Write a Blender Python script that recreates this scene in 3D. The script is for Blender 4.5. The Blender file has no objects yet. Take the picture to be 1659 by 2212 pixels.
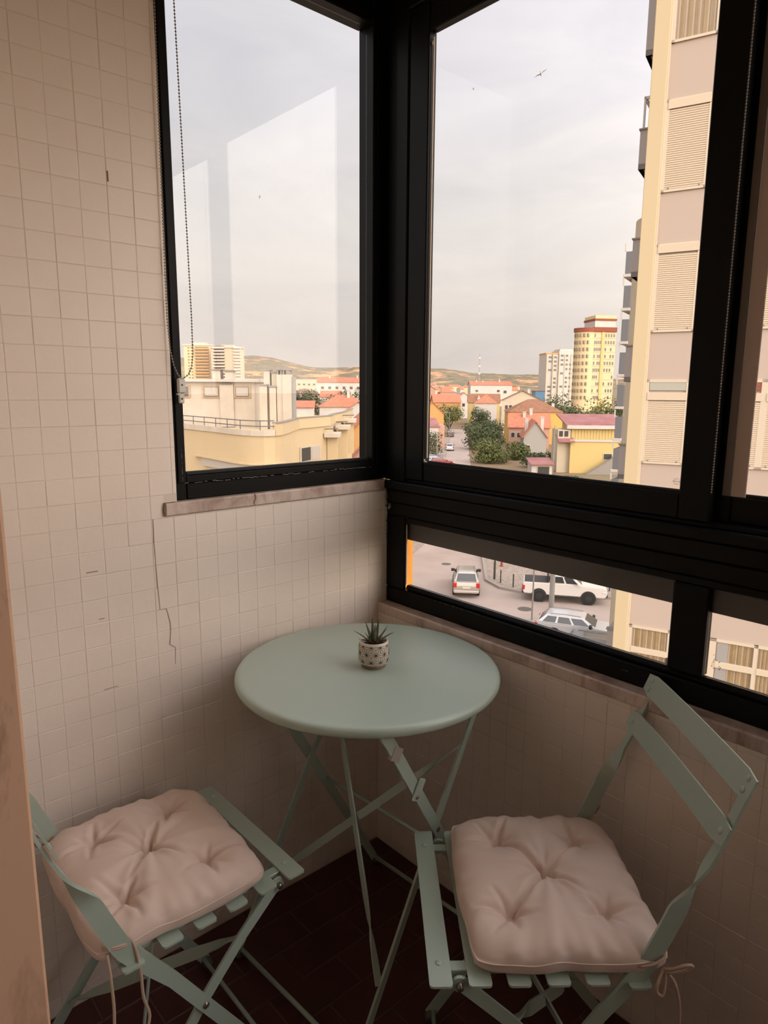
import bpy, bmesh, math, random
from mathutils import Vector, Matrix

random.seed(7)
scene = bpy.context.scene
COL = scene.collection
R = math.radians
V = Vector

# ------------------------------------------------------------------ camera
CAM = V((-1.267, -1.445, 1.372))
cam_data = bpy.data.cameras.new('camera')
cam_data.sensor_fit = 'VERTICAL'
cam_data.sensor_height = 36.0
cam_data.sensor_width = 27.0
cam_data.lens = 36.0 * 1478.6 / 2212.0
cam_data.clip_start = 0.02
cam_data.clip_end = 12000
cam = bpy.data.objects.new('camera', cam_data)
COL.objects.link(cam)
_r = V((0.74708925, -0.66469499, 0.0061823))
_d = V((-0.11298461, -0.1361442, -0.9842252))
_f = V((0.65505124, 0.73460556, -0.17681217))
cam.matrix_world = Matrix(((_r.x, -_d.x, -_f.x, CAM.x), (_r.y, -_d.y, -_f.y, CAM.y),
                           (_r.z, -_d.z, -_f.z, CAM.z), (0, 0, 0, 1)))
scene.camera = cam

# ------------------------------------------------------------------ exposure
vs = scene.view_settings
vs.view_transform = 'Standard'
vs.look = 'None'
vs.gamma = 1.0
vs.use_curve_mapping = False
vs.exposure = 0.0


def lin(c):
    """display sRGB 0-255 triple to linear"""
    o = []
    for v in c:
        v /= 255.0
        o.append(v / 12.92 if v <= 0.04045 else ((v + 0.055) / 1.055) ** 2.4)
    return tuple(o)


# ------------------------------------------------------------------ sky
world = bpy.data.worlds.new('overcast_evening_sky')
scene.world = world
world.use_nodes = True
nt = world.node_tree
nt.nodes.clear()
N = nt.nodes.new
out = N('ShaderNodeOutputWorld')
bg = N('ShaderNodeBackground')
tc = N('ShaderNodeTexCoord')
sep = N('ShaderNodeSeparateXYZ')
nt.links.new(tc.outputs['Generated'], sep.inputs[0])
ramp = N('ShaderNodeValToRGB')
el = ramp.color_ramp.elements
el[0].position = 0.0
el[0].color = (*lin((216, 203, 194)), 1)
el[1].position = 1.0
el[1].color = (*lin((202, 203, 212)), 1)
for p_, c_ in ((0.08, (218, 209, 202)), (0.22, (221, 216, 213)), (0.36, (213, 211, 216)), (0.6, (200, 201, 211))):
    e_ = el.new(p_)
    e_.color = (*lin(c_), 1)
nt.links.new(sep.outputs['Z'], ramp.inputs[0])
mp = N('ShaderNodeMapping')
mp.inputs['Scale'].default_value = (2.2, 2.2, 7.0)
nt.links.new(tc.outputs['Generated'], mp.inputs[0])
nz = N('ShaderNodeTexNoise')
nz.inputs['Scale'].default_value = 1.5
nz.inputs['Detail'].default_value = 7
nz.inputs['Roughness'].default_value = 0.55
nz.inputs['Distortion'].default_value = 0.6
nt.links.new(mp.outputs[0], nz.inputs['Vector'])
cr = N('ShaderNodeValToRGB')
cr.color_ramp.elements[0].position = 0.32
cr.color_ramp.elements[0].color = (0.90, 0.91, 0.935, 1)
cr.color_ramp.elements[1].position = 0.72
cr.color_ramp.elements[1].color = (1.10, 1.09, 1.08, 1)
nt.links.new(nz.outputs[0], cr.inputs[0])
mul = N('ShaderNodeMix')
mul.data_type = 'RGBA'
mul.blend_type = 'MULTIPLY'
mul.inputs['Factor'].default_value = 1.0
nt.links.new(ramp.outputs[0], mul.inputs[6])
nt.links.new(cr.outputs[0], mul.inputs[7])
# smooth lobe around the sun's direction, added and raised to brighten the balcony interior
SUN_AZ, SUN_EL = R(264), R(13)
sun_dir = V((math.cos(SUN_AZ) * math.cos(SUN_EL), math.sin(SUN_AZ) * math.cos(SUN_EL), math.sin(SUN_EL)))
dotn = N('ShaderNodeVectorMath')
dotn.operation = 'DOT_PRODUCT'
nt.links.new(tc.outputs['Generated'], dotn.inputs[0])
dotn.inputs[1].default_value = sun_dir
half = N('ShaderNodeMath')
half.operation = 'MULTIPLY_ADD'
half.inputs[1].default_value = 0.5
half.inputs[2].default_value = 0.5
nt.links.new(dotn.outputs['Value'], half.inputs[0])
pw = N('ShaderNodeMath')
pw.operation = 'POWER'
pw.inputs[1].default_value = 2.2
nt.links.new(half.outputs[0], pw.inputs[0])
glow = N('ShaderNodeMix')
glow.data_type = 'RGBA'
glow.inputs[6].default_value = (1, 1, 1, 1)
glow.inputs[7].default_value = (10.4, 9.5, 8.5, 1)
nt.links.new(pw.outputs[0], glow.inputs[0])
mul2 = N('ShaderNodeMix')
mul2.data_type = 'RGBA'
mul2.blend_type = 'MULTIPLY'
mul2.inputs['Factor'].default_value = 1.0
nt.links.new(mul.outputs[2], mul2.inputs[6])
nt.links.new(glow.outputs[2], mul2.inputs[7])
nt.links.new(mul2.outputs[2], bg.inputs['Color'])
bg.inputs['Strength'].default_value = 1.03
nt.links.new(bg.outputs[0], out.inputs[0])

# ------------------------------------------------------------------ sun, low and veiled, behind the camera to its right
sun_data = bpy.data.lights.new('veiled_evening_sun', 'SUN')
sun_data.energy = 1.1
sun_data.color = (1.0, 0.80, 0.56)
sun_data.angle = R(9)
sun = bpy.data.objects.new('veiled_evening_sun', sun_data)
COL.objects.link(sun)
sun.rotation_euler = sun_dir.to_track_quat('Z', 'Y').to_euler()
sun.location = (-60, -120, 60)


# ================================================================== helpers
MATS = {}
ALBEDO = 1.0     # listed outdoor colours are scaled by this, darkened to offset the raised sky glow


def mat(name, col, rough=0.6, metal=0.0, spec=0.5, noise=None, bump=None, coat=0.0, sheen=0.0):
    """procedural principled material. noise = (scale, dark colour, amount), bump = (scale, strength, distance)"""
    if name in MATS:
        return MATS[name]
    m = bpy.data.materials.new(name)
    m.use_nodes = True
    t = m.node_tree
    b = t.nodes['Principled BSDF']
    c = tuple(x * ALBEDO for x in lin(col))
    b.inputs['Base Color'].default_value = (*c, 1)
    b.inputs['Roughness'].default_value = rough
    b.inputs['Metallic'].default_value = metal
    b.inputs['Specular IOR Level'].default_value = spec
    b.inputs['Coat Weight'].default_value = coat
    b.inputs['Sheen Weight'].default_value = sheen
    if noise or bump:
        tcn = t.nodes.new('ShaderNodeTexCoord')
        geo = t.nodes.new('ShaderNodeNewGeometry')
    if noise:
        sc, dark, amt = noise
        n1 = t.nodes.new('ShaderNodeTexNoise')
        n1.inputs['Scale'].default_value = sc
        n1.inputs['Detail'].default_value = 5
        n1.inputs['Roughness'].default_value = 0.62
        t.links.new(geo.outputs['Position'], n1.inputs['Vector'])
        rp = t.nodes.new('ShaderNodeValToRGB')
        rp.color_ramp.elements[0].position = 0.35
        rp.color_ramp.elements[1].position = 0.68
        t.links.new(n1.outputs[0], rp.inputs[0])
        mx = t.nodes.new('ShaderNodeMix')
        mx.data_type = 'RGBA'
        mx.inputs[6].default_value = (*c, 1)
        dk = tuple(x * ALBEDO for x in lin(dark))
        mx.inputs[7].default_value = (*[c[i] * (1 - amt) + dk[i] * amt for i in range(3)], 1)
        t.links.new(rp.outputs[0], mx.inputs[0])
        t.links.new(mx.outputs[2], b.inputs['Base Color'])
    if bump:
        n2 = t.nodes.new('ShaderNodeTexNoise')
        n2.inputs['Scale'].default_value = bump[0]
        n2.inputs['Detail'].default_value = 4
        t.links.new(geo.outputs['Position'], n2.inputs['Vector'])
        bp = t.nodes.new('ShaderNodeBump')
        bp.inputs['Strength'].default_value = bump[1]
        bp.inputs['Distance'].default_value = bump[2]
        t.links.new(n2.outputs[0], bp.inputs['Height'])
        t.links.new(bp.outputs[0], b.inputs['Normal'])
    MATS[name] = m
    return m


class MB:
    """collects shapes; build() links them as one mesh object"""

    def __init__(self):
        self.v = []
        self.f = []

    def add(self, vs_, fs_):
        o = len(self.v)
        self.v += [tuple(p) for p in vs_]
        self.f += [tuple(i + o for i in q) for q in fs_]
        return self

    def box(self, x0, x1, y0, y1, z0, z1, c=0.0):
        if x0 > x1: x0, x1 = x1, x0
        if y0 > y1: y0, y1 = y1, y0
        if z0 > z1: z0, z1 = z1, z0
        if c <= 0:
            vs_ = [(x0, y0, z0), (x1, y0, z0), (x1, y1, z0), (x0, y1, z0), (x0, y0, z1), (x1, y0, z1), (x1, y1, z1), (x0, y1, z1)]
            return self.add(vs_, [(3, 2, 1, 0), (4, 5, 6, 7), (0, 1, 5, 4), (1, 2, 6, 5), (2, 3, 7, 6), (3, 0, 4, 7)])
        c = min(c, (x1 - x0) / 2.01, (y1 - y0) / 2.01, (z1 - z0) / 2.01)
        bm = bmesh.new()
        bmesh.ops.create_cube(bm, size=1.0)
        for p in bm.verts:
            p.co = V(((x0 + x1) / 2 + p.co.x * (x1 - x0), (y0 + y1) / 2 + p.co.y * (y1 - y0), (z0 + z1) / 2 + p.co.z * (z1 - z0)))
        bmesh.ops.bevel(bm, geom=bm.edges[:], offset=c, segments=1, affect='EDGES')
        return self.bm(bm)

    def bm(self, bm, mtx=None):
        bm.verts.index_update()
        vs_ = [(mtx @ p.co if mtx else p.co.copy()) for p in bm.verts]
        fs_ = [tuple(q.index for q in fc.verts) for fc in bm.faces]
        bm.free()
        return self.add(vs_, fs_)

    def prism(self, poly, axis, a, b):
        """extrude a closed 2D polygon along an axis: axis 'x' -> poly in (y,z), 'y' -> (x,z), 'z' -> (x,y)"""
        def P(p, h):
            return {'x': (h, p[0], p[1]), 'y': (p[0], h, p[1]), 'z': (p[0], p[1], h)}[axis]
        n = len(poly)
        vs_ = [P(p, a) for p in poly] + [P(p, b) for p in poly]
        fs_ = [tuple(range(n)), tuple(range(2 * n - 1, n - 1, -1))]
        fs_ += [(i, i + n, (i + 1) % n + n, (i + 1) % n) for i in range(n)]
        return self.add(vs_, fs_)

    def tube(self, pts, r, n=8, cap=True):
        pts = [V(p) for p in pts]
        rs = r if isinstance(r, (list, tuple)) else [r] * len(pts)
        up = None
        rings = []
        for i, p in enumerate(pts):
            t = (pts[min(i + 1, len(pts) - 1)] - pts[max(i - 1, 0)]).normalized()
            if up is None:
                up = V((0, 0, 1)) if abs(t.z) < 0.9 else V((1, 0, 0))
            a = t.cross(up)
            if a.length < 1e-6:
                a = t.orthogonal()
            a.normalize()
            b = t.cross(a).normalized()
            up = a.cross(t)
            rings.append([p + (a * math.cos(2 * math.pi * k / n) + b * math.sin(2 * math.pi * k / n)) * rs[i] for k in range(n)])
        vs_ = [q for rg in rings for q in rg]
        fs_ = []
        for i in range(len(pts) - 1):
            for k in range(n):
                fs_.append((i * n + k, i * n + (k + 1) % n, (i + 1) * n + (k + 1) % n, (i + 1) * n + k))
        if cap:
            fs_.append(tuple(range(n - 1, -1, -1)))
            fs_.append(tuple((len(pts) - 1) * n + k for k in range(n)))
        return self.add(vs_, fs_)

    def strap(self, pts, wdirs, widths, th):
        """flat bar: rectangular section swept along pts; wdirs = direction of its width at each point"""
        pts = [V(p) for p in pts]
        if not isinstance(widths, (list, tuple)):
            widths = [widths] * len(pts)
        vs_ = []
        for i, p in enumerate(pts):
            t = (pts[min(i + 1, len(pts) - 1)] - pts[max(i - 1, 0)]).normalized()
            w = V(wdirs[i] if isinstance(wdirs, list) else wdirs)
            w = (w - t * w.dot(t)).normalized()
            s = t.cross(w).normalized()
            hw, ht = widths[i] / 2, th / 2
            vs_ += [p + w * hw + s * ht, p - w * hw + s * ht, p - w * hw - s * ht, p + w * hw - s * ht]
        fs_ = []
        for i in range(len(pts) - 1):
            for k in range(4):
                fs_.append((i * 4 + k, i * 4 + (k + 1) % 4, (i + 1) * 4 + (k + 1) % 4, (i + 1) * 4 + k))
        e = (len(pts) - 1) * 4
        fs_ += [(3, 2, 1, 0), (e, e + 1, e + 2, e + 3)]
        return self.add(vs_, fs_)

    def lathe(self, prof, n=32, c=(0, 0, 0), axis='z'):
        def P(r_, h, a):
            x, y = r_ * math.cos(a), r_ * math.sin(a)
            return {'z': (c[0] + x, c[1] + y, c[2] + h), 'y': (c[0] + x, c[1] + h, c[2] + y), 'x': (c[0] + h, c[1] + x, c[2] + y)}[axis]
        vs_ = []
        for r_, h in prof:
            vs_ += [P(r_, h, 2 * math.pi * k / n) for k in range(n)]
        fs_ = []
        for i in range(len(prof) - 1):
            for k in range(n):
                fs_.append((i * n + k, i * n + (k + 1) % n, (i + 1) * n + (k + 1) % n, (i + 1) * n + k))
        fs_.append(tuple(range(n - 1, -1, -1)))
        fs_.append(tuple((len(prof) - 1) * n + k for k in range(n)))
        return self.add(vs_, fs_)

    def mesh(self, name, m, smooth=False):
        me = bpy.data.meshes.new(name)
        me.from_pydata(self.v, [], self.f)
        bm = bmesh.new()
        bm.from_mesh(me)
        bmesh.ops.recalc_face_normals(bm, faces=bm.faces)
        bm.to_mesh(me)
        bm.free()
        if m:
            me.materials.append(m)
        if smooth:
            for p in me.polygons:
                p.use_smooth = True
            if isinstance(smooth, (int, float)) and smooth is not True:
                me.set_sharp_from_angle(angle=R(smooth))
        return me

    def build(self, name, m, parent=None, smooth=False, loc=None, rot=None):
        o = bpy.data.objects.new(name, self.mesh(name, m, smooth))
        COL.objects.link(o)
        if parent:
            o.parent = parent
        if loc is not None:
            o.location = loc
        if rot is not None:
            o.rotation_euler = rot
        return o


def tag(o, label=None, cat=None, group=None, kind=None):
    if label: o['label'] = label
    if cat: o['category'] = cat
    if group: o['group'] = group
    if kind: o['kind'] = kind
    return o


def empty(name, loc=(0, 0, 0), rz=0.0):
    o = bpy.data.objects.new(name, None)
    o.empty_display_size = 0.1
    COL.objects.link(o)
    o.location = loc
    o.rotation_euler = (0, 0, rz)
    return o


def copy_tree(o, parent=None):
    c = o.copy()
    COL.objects.link(c)
    c.parent = parent
    for ch in list(o.children):
        copy_tree(ch, c)
    return c


def box_obj(name, m, parent, x0, x1, y0, y1, z0, z1, c=0.0):
    return MB().box(x0, x1, y0, y1, z0, z1, c).build(name, m, parent)


# ================================================================== materials of the balcony
paint = mat('white_wall_paint', (242, 230, 218), 0.36, bump=(70, 0.16, 0.0015), noise=(2.2, (226, 208, 194), 0.4))
grout = mat('painted_joint', (224, 212, 199), 0.85)
plaster = mat('warm_plaster', (206, 190, 170), 0.9)
black_alu = mat('black_anodised_aluminium', (13, 12, 11), 0.46, spec=0.16, noise=(30, (19, 17, 15), 0.5))
grey_alu = mat('grey_brown_aluminium', (206, 186, 172), 0.3, spec=0.6)
rubber = mat('black_rubber', (26, 26, 25), 0.7)
pale_seal = mat('pale_sealant', (196, 180, 160), 0.7)
dirt = mat('crumbly_old_sealant', (120, 112, 104), 0.95)
sage = mat('sage_green_paint', (172, 190, 177), 0.38, spec=1.0)
sticker = mat('grey_sticker', (172, 166, 156), 0.5)
steel = mat('worn_steel', (150, 145, 138), 0.3, metal=0.9)
cushion_cloth = mat('beige_cotton', (224, 202, 188), 0.85, bump=(900, 0.12, 0.0006), sheen=0.15)
cord_cloth = mat('beige_cord', (196, 172, 152), 0.9)
terracotta = mat('dark_red_floor_tile', (78, 34, 28), 0.45, noise=(5, (54, 22, 19), 0.7))
floor_joint = mat('brown_floor_joint', (112, 84, 74), 0.9)
foot_cap = mat('grey_plastic_foot', (92, 96, 90), 0.5)


def marble(name, base, vein, scale):
    m = bpy.data.materials.new(name)
    m.use_nodes = True
    t = m.node_tree
    b = t.nodes['Principled BSDF']
    g = t.nodes.new('ShaderNodeNewGeometry')
    mp_ = t.nodes.new('ShaderNodeMapping')
    mp_.inputs['Rotation'].default_value = (0.5, 0.4, 0.6)
    mp_.inputs['Scale'].default_value = (1, 1, 0.55)
    t.links.new(g.outputs['Position'], mp_.inputs[0])
    n1 = t.nodes.new('ShaderNodeTexNoise')
    n1.inputs['Scale'].default_value = scale
    n1.inputs['Detail'].default_value = 9
    n1.inputs['Roughness'].default_value = 0.66
    n1.inputs['Distortion'].default_value = 1.4
    t.links.new(mp_.outputs[0], n1.inputs['Vector'])
    r_ = t.nodes.new('ShaderNodeValToRGB')
    r_.color_ramp.elements[0].position = 0.30
    r_.color_ramp.elements[0].color = (*lin(vein), 1)
    r_.color_ramp.elements[1].position = 0.52
    r_.color_ramp.elements[1].color = (*lin(base), 1)
    t.links.new(n1.outputs[0], r_.inputs[0])
    t.links.new(r_.outputs[0], b.inputs['Base Color'])
    b.inputs['Roughness'].default_value = 0.3
    return m


sill_marble = marble('worn_sill_marble', (214, 196, 184), (150, 122, 108), 7)
jamb_marble = marble('pink_brown_marble', (222, 184, 156), (118, 82, 66), 9)

glass = bpy.data.materials.new('clear_window_glass')
glass.use_nodes = True
_t = glass.node_tree
_t.nodes.clear()
_o = _t.nodes.new('ShaderNodeOutputMaterial')
_m = _t.nodes.new('ShaderNodeMixShader')
_tr = _t.nodes.new('ShaderNodeBsdfTransparent')
_gl = _t.nodes.new('ShaderNodeBsdfGlossy')
_gl.inputs['Roughness'].default_value = 0.0
_fr = _t.nodes.new('ShaderNodeFresnel')
_ge = _t.nodes.new('ShaderNodeNewGeometry')
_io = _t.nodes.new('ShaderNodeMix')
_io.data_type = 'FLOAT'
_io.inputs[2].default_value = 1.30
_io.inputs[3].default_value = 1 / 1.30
_t.links.new(_ge.outputs['Backfacing'], _io.inputs[0])
_t.links.new(_io.outputs[0], _fr.inputs['IOR'])
_tr.inputs['Color'].default_value = (0.985, 0.985, 0.98, 1)
_t.links.new(_fr.outputs[0], _m.inputs[0])
_t.links.new(_tr.outputs[0], _m.inputs[1])
_t.links.new(_gl.outputs[0], _m.inputs[2])
_t.links.new(_m.outputs[0], _o.inputs[0])

# ================================================================== the balcony shell
TX0, TPX = -0.718, 0.0525      # tile columns of the left wall (x of one joint, pitch)
TZ0, TPZ = 1.033, 0.0522       # tile rows
Z_CEIL = 2.44
X_IN = -1.19                   # face of the house wall, with the doorway
Y_END = -3.4                   # far end of the balcony, behind the viewer
WL_X0, WL_X1, WL_Z0, WL_Z1 = -0.603, 0.036, 1.118, 2.40   # opening of the left window

# floor -------------------------------------------------------------
floor = tag(box_obj('floor', floor_joint, None, -4.4, 0.14, Y_END - .1, 0.14, -0.25, -0.003), kind='structure')
FP, FL, FG = 0.098, 0.194, 0.004
tile_cache = {}
n_ft = 0
rows = []
y_hi = -0.0005
for k in range(40):
    y_lo = -0.081 - FP * k
    if y_lo < Y_END:
        break
    off = -0.091 - 0.0945 * k
    j = off
    while j < 0:
        j += FL
    x_hi = j
    while x_hi > X_IN:
        x_lo = x_hi - FL
        a, b = max(x_lo, X_IN), min(x_hi, -0.0005)
        if b - a > 0.012:
            w, h = b - a - FG, (y_hi if k else -0.0005) - y_lo - FG
            key = (round(w, 3), round(h, 3))
            if key not in tile_cache:
                tile_cache[key] = MB().box(-w / 2, w / 2, -h / 2, h / 2, -0.003, 0.0, 0.0012).mesh('floor_tile', terracotta)
            o = bpy.data.objects.new('floor_tile', tile_cache[key])
            COL.objects.link(o)
            o.parent = floor
            o.location = ((a + b) / 2, (y_lo + (y_hi if k else -0.0005)) / 2, random.uniform(-0.0006, 0.0004))
            n_ft += 1
        x_hi = x_lo
    y_hi = y_lo

# ceiling -----------------------------------------------------------
tag(box_obj('ceiling', plaster, None, -4.4, 0.14, Y_END - .1, 0.14, Z_CEIL, Z_CEIL + 0.2), kind='structure')


def tile_wall(parent, cols, rows_, axis, hole, base_w, base_h, prefer):
    """painted square wall tiles, each its own piece; axis 'y': wall in the xz plane facing -y, 'x': wall in the yz plane facing -x.
    cols and rows_ are lists of joint positions; hole(a0,a1,z0,z1) trims or drops a piece; the 300 nearest are singles"""
    cache = {}
    spec = []
    for i in range(len(cols) - 1):
        for j in range(len(rows_) - 1):
            for a0, a1, z0, z1 in hole(cols[i], cols[i + 1], rows_[j], rows_[j + 1]):
                if a1 - a0 > 0.006 and z1 - z0 > 0.006:
                    spec.append((a0, a1, z0, z1))
    spec.sort(key=prefer)
    rest = MB()
    for n, (a0, a1, z0, z1) in enumerate(spec):
        w, h = a1 - a0 - 0.0008, z1 - z0 - 0.0008
        ca, cz = (a0 + a1) / 2, (z0 + z1) / 2
        dp = random.uniform(-0.0004, 0.0004)
        if n < 300:
            key = (round(w, 3), round(h, 3))
            if key not in cache:
                q = MB()
                if axis == 'y':
                    q.box(-w / 2, w / 2, 0.0, 0.005, -h / 2, h / 2, 0.0009)
                else:
                    q.box(0.0, 0.005, -w / 2, w / 2, -h / 2, h / 2, 0.0009)
                cache[key] = q.mesh('wall_tile', paint)
            o = bpy.data.objects.new('wall_tile', cache[key])
            COL.objects.link(o)
            o.parent = parent
            o.location = (ca, dp, cz) if axis == 'y' else (dp, ca, cz)
            s = 0.0022
            if axis == 'y':
                o.rotation_euler = (random.uniform(-s, s) * 2, random.uniform(-s, s) * 2, random.uniform(-s, s) * 2)
            else:
                o.rotation_euler = (random.uniform(-s, s) * 2, random.uniform(-s, s) * 2, random.uniform(-s, s) * 2)
        else:
            if axis == 'y':
                rest.box(a0 + .0004, a1 - .0004, dp, dp + 0.005, z0 + .0004, z1 - .0004, 0.0009)
            else:
                rest.box(dp, dp + 0.005, a0 + .0004, a1 - .0004, z0 + .0004, z1 - .0004, 0.0009)
    if rest.v:
        tag(rest.build('wall_tiles', paint, parent), kind='stuff')
    return len(spec)


# left wall: solid below and beside the window --------------------------
G0 = 0.0005
wl = MB()
wl.box(-1.5, 0.135, G0, 0.13, -0.25, 1.088)
wl.box(-1.5, -0.633, G0, 0.13, 1.088, Z_CEIL)
wl.box(-0.633, WL_X0, G0, 0.13, 1.12, Z_CEIL)
wl.box(WL_X0, 0.0, G0 + .01, 0.13, 1.088, 1.118)
wl.box(WL_X0, 0.135, G0, 0.13, 2.40, Z_CEIL)
wall_left = tag(wl.build('wall_left', grout), kind='structure')
colsx = [TX0 + TPX * k for k in range(-10, 15)]
colsx = [c for c in colsx if X_IN - 0.06 < c < 0.03] + [0.0345]
rowsz = [TZ0 + TPZ * k for k in range(-20, 28)]
rowsz = [0.0] + [z for z in rowsz if 0.012 < z < Z_CEIL - .01] + [Z_CEIL]


def hole_left(a0, a1, z0, z1):
    # window opening with its reveal, and the marble sill
    if a0 >= -0.0 and z1 < 0.765:      # behind the low wall and its sill
        return []
    if a1 > 0.0 and z0 < 0.765:
        a1 = 0.0 if z1 < 0.765 else a1
    for hx0, hx1, hz0, hz1 in ((-0.633, 0.05, 1.088, 1.121), (WL_X0, 0.05, 1.1, 2.40)):
        if a1 > hx0 and a0 < hx1 and z1 > hz0 and z0 < hz1:
            res = []
            if a0 < hx0:
                res += hole_left(a0, hx0, z0, z1)
                res += hole_left(hx0, a1, z0, z1)
                return res
            if z0 < hz0:
                return hole_left(a0, a1, z0, hz0)
            if z1 > hz1:
                return hole_left(a0, a1, hz1, z1)
            return []
    return [(a0, a1, z0, z1)]


tile_wall(wall_left, colsx, rowsz, 'y', hole_left, TPX, TPZ,
          lambda s: abs((s[0] + s[1]) / 2 + 0.55) * 0.8 + abs((s[2] + s[3]) / 2 - 1.0) * 1.0)
# hairline crack and chipped paint marks in the wall
crack = mat('dark_crack', (128, 106, 92), 0.95)
ck = MB()
pts = [(-0.6610, 1.086), (-0.6615, 1.03), (-0.660, 0.98), (-0.6585, 0.93), (-0.656, 0.878), (-0.641, 0.877), (-0.634, 0.845), (-0.633, 0.825), (-0.637, 0.79), (-0.624, 0.78), (-0.626, 0.74)]
ck.strap([(x, -0.0006, z) for x, z in pts], (1, 0, 0), [.0007, .0009, .0006, .0010, .0008, .0007, .0009, .0006, .0009, .0006, .0004], 0.0008)
ck.build('crack', crack, wall_left)
ck = MB()
for x, z, w, h in ((-0.798, 0.9905, 0.024, 0.0016), (-0.785, 0.885, 0.012, 0.0012), (-0.775, 0.725, 0.03, 0.001), (-0.715, 1.782, 0.0028, 0.02)):
    ck.box(x - w / 2, x + w / 2, -0.0011, 0, z - h / 2, z + h / 2, 0.0003)
ck.build('paint_scratch', crack, wall_left)

# marble sill under the left window -------------------------------------
ls = MB().box(-0.633, 0.036, -0.0045, 0.05, 1.089, 1.1185, 0.003)
trim1 = tag(ls.build('trim_1', sill_marble), kind='structure')
cr1 = MB().strap([(-0.405, -0.0049, 1.118), (-0.402, -0.0049, 1.108), (-0.408, -0.0049, 1.098), (-0.405, -0.0049, 1.090)], (1, 0, 0), [.004, .002, .003, .001], .0008)
cr1.build('crack', crack, trim1)
MB().strap([(-0.633, -0.003, 1.12), (-0.634, -0.003, 1.10), (-0.634, -0.003, 1.09)], (1, 0, 0), [.003, .005, .002], .004).build('dirty_joint', crack, trim1)

# right low wall ----------------------------------------------------------
wall_right = tag(MB().box(G0, 0.135, Y_END, -0.0, -0.25, 0.731).build('wall_right', grout), kind='structure')
colsy = [-TPX * k - 0.01 for k in range(0, 70)]
colsy = sorted([0.0] + [c for c in colsy if c > -2.2])
rz = sorted([0.0, 0.7305] + [TZ0 + TPZ * k for k in range(-20, 2) if 0.012 < TZ0 + TPZ * k < 0.722])
tile_wall(wall_right, colsy, rz, 'x', lambda a, b, c, d: [(a, b, c, d)], TPX, TPZ,
          lambda s: abs((s[0] + s[1]) / 2 + 0.75) * 0.7 + abs((s[2] + s[3]) / 2 - 0.42))
trim2 = tag(MB().box(-0.004, 0.09, Y_END, -0.0, 0.731, 0.760, 0.003).build('trim_2', sill_marble), kind='structure')

# the house wall with the doorway, marble door jamb, room behind -----------
MB2 = MB()
MB2.box(X_IN - 0.22, X_IN, -1.03, 0.12, -0.25, Z_CEIL)
MB2.box(X_IN - 0.22, X_IN, Y_END, -2.15, -0.25, Z_CEIL)
MB2.box(X_IN - 0.22, X_IN, -2.15, -1.03, 2.2, Z_CEIL)
tag(MB2.build('wall_house', mat('house_wall_paint', (206, 192, 178), 0.9)), kind='structure')
tag(MB().box(X_IN - 0.24, -1.178, -1.035, -1.005, 0.0, 2.2, 0.0018).build('trim_3', jamb_marble), kind='structure')
tag(MB().box(-4.4, 0.135, Y_END - 0.1, Y_END, -0.25, Z_CEIL).build('wall_back', mat('room_paint', (226, 214, 200), 0.9)), kind='structure')
tag(MB().box(-4.5, -4.4, Y_END - 0.1, 0.13, -0.25, Z_CEIL).build('wall_room_far', mat('room_paint', (226, 214, 200), 0.9)), kind='structure')
tag(MB().box(-4.4, X_IN - 0.22, 0.0, 0.13, -0.25, Z_CEIL).build('wall_room_side', mat('room_paint', (226, 214, 200), 0.9)), kind='structure')

# ------------------------------------------------------------------ left window
def bar(name, parent, x0, x1, y0, y1, z0, z1, m=None, c=0.0025):
    return MB().box(x0, x1, y0, y1, z0, z1, c).build(name, m or black_alu, parent)


win1 = tag(empty('window_1'), kind='structure')
YF = 0.015
bar('frame_stile', win1, WL_X0, -0.571, YF, YF + .06, 1.119, 2.40)
bar('frame_stile', win1, -0.010, 0.040, YF, YF + .06, 1.119, 2.40)
bar('frame_rail', win1, -0.571, -0.010, YF, YF + .06, 1.119, 1.156)
bar('frame_rail', win1, -0.571, -0.010, YF + .002, YF + .06, 1.1565, 1.173)
bar('frame_rail', win1, -0.571, -0.010, YF, YF + .06, 2.285, 2.40)
bar('glazing_bead', win1, -0.592, -0.573, YF - .004, YF, 1.158, 2.30, c=0.0015)
bar('glazing_bead', win1, 0.002, 0.016, YF - .004, YF, 1.158, 2.30, c=0.0015)
bar('gasket', win1, -0.566, -0.013, YF + .012, YF + .026, 1.173, 1.1815, rubber, 0.002)
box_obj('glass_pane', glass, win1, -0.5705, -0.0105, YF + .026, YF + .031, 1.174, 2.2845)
# crumbly line of old sealant along the lower bead
sq = MB()
x = -0.578
while x < -0.015:
    w = random.uniform(0.002, 0.011)
    if random.random() < 0.72:
        zc = 1.157 + random.uniform(-.0012, .0012)
        sq.box(x, x + w, YF - .0012, YF + .0005, zc - random.uniform(.0003, .0011), zc + random.uniform(.0003, .0009))
    x += w
for k in range(26):
    zc = 1.158 + k * 0.003
    if random.random() < 0.6:
        sq.box(-0.5825, -0.5815, YF - .005, YF - .0038, zc, zc + random.uniform(.001, .003))
tag(sq.build('sealant_crumbs', dirt, win1), kind='stuff')
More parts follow.
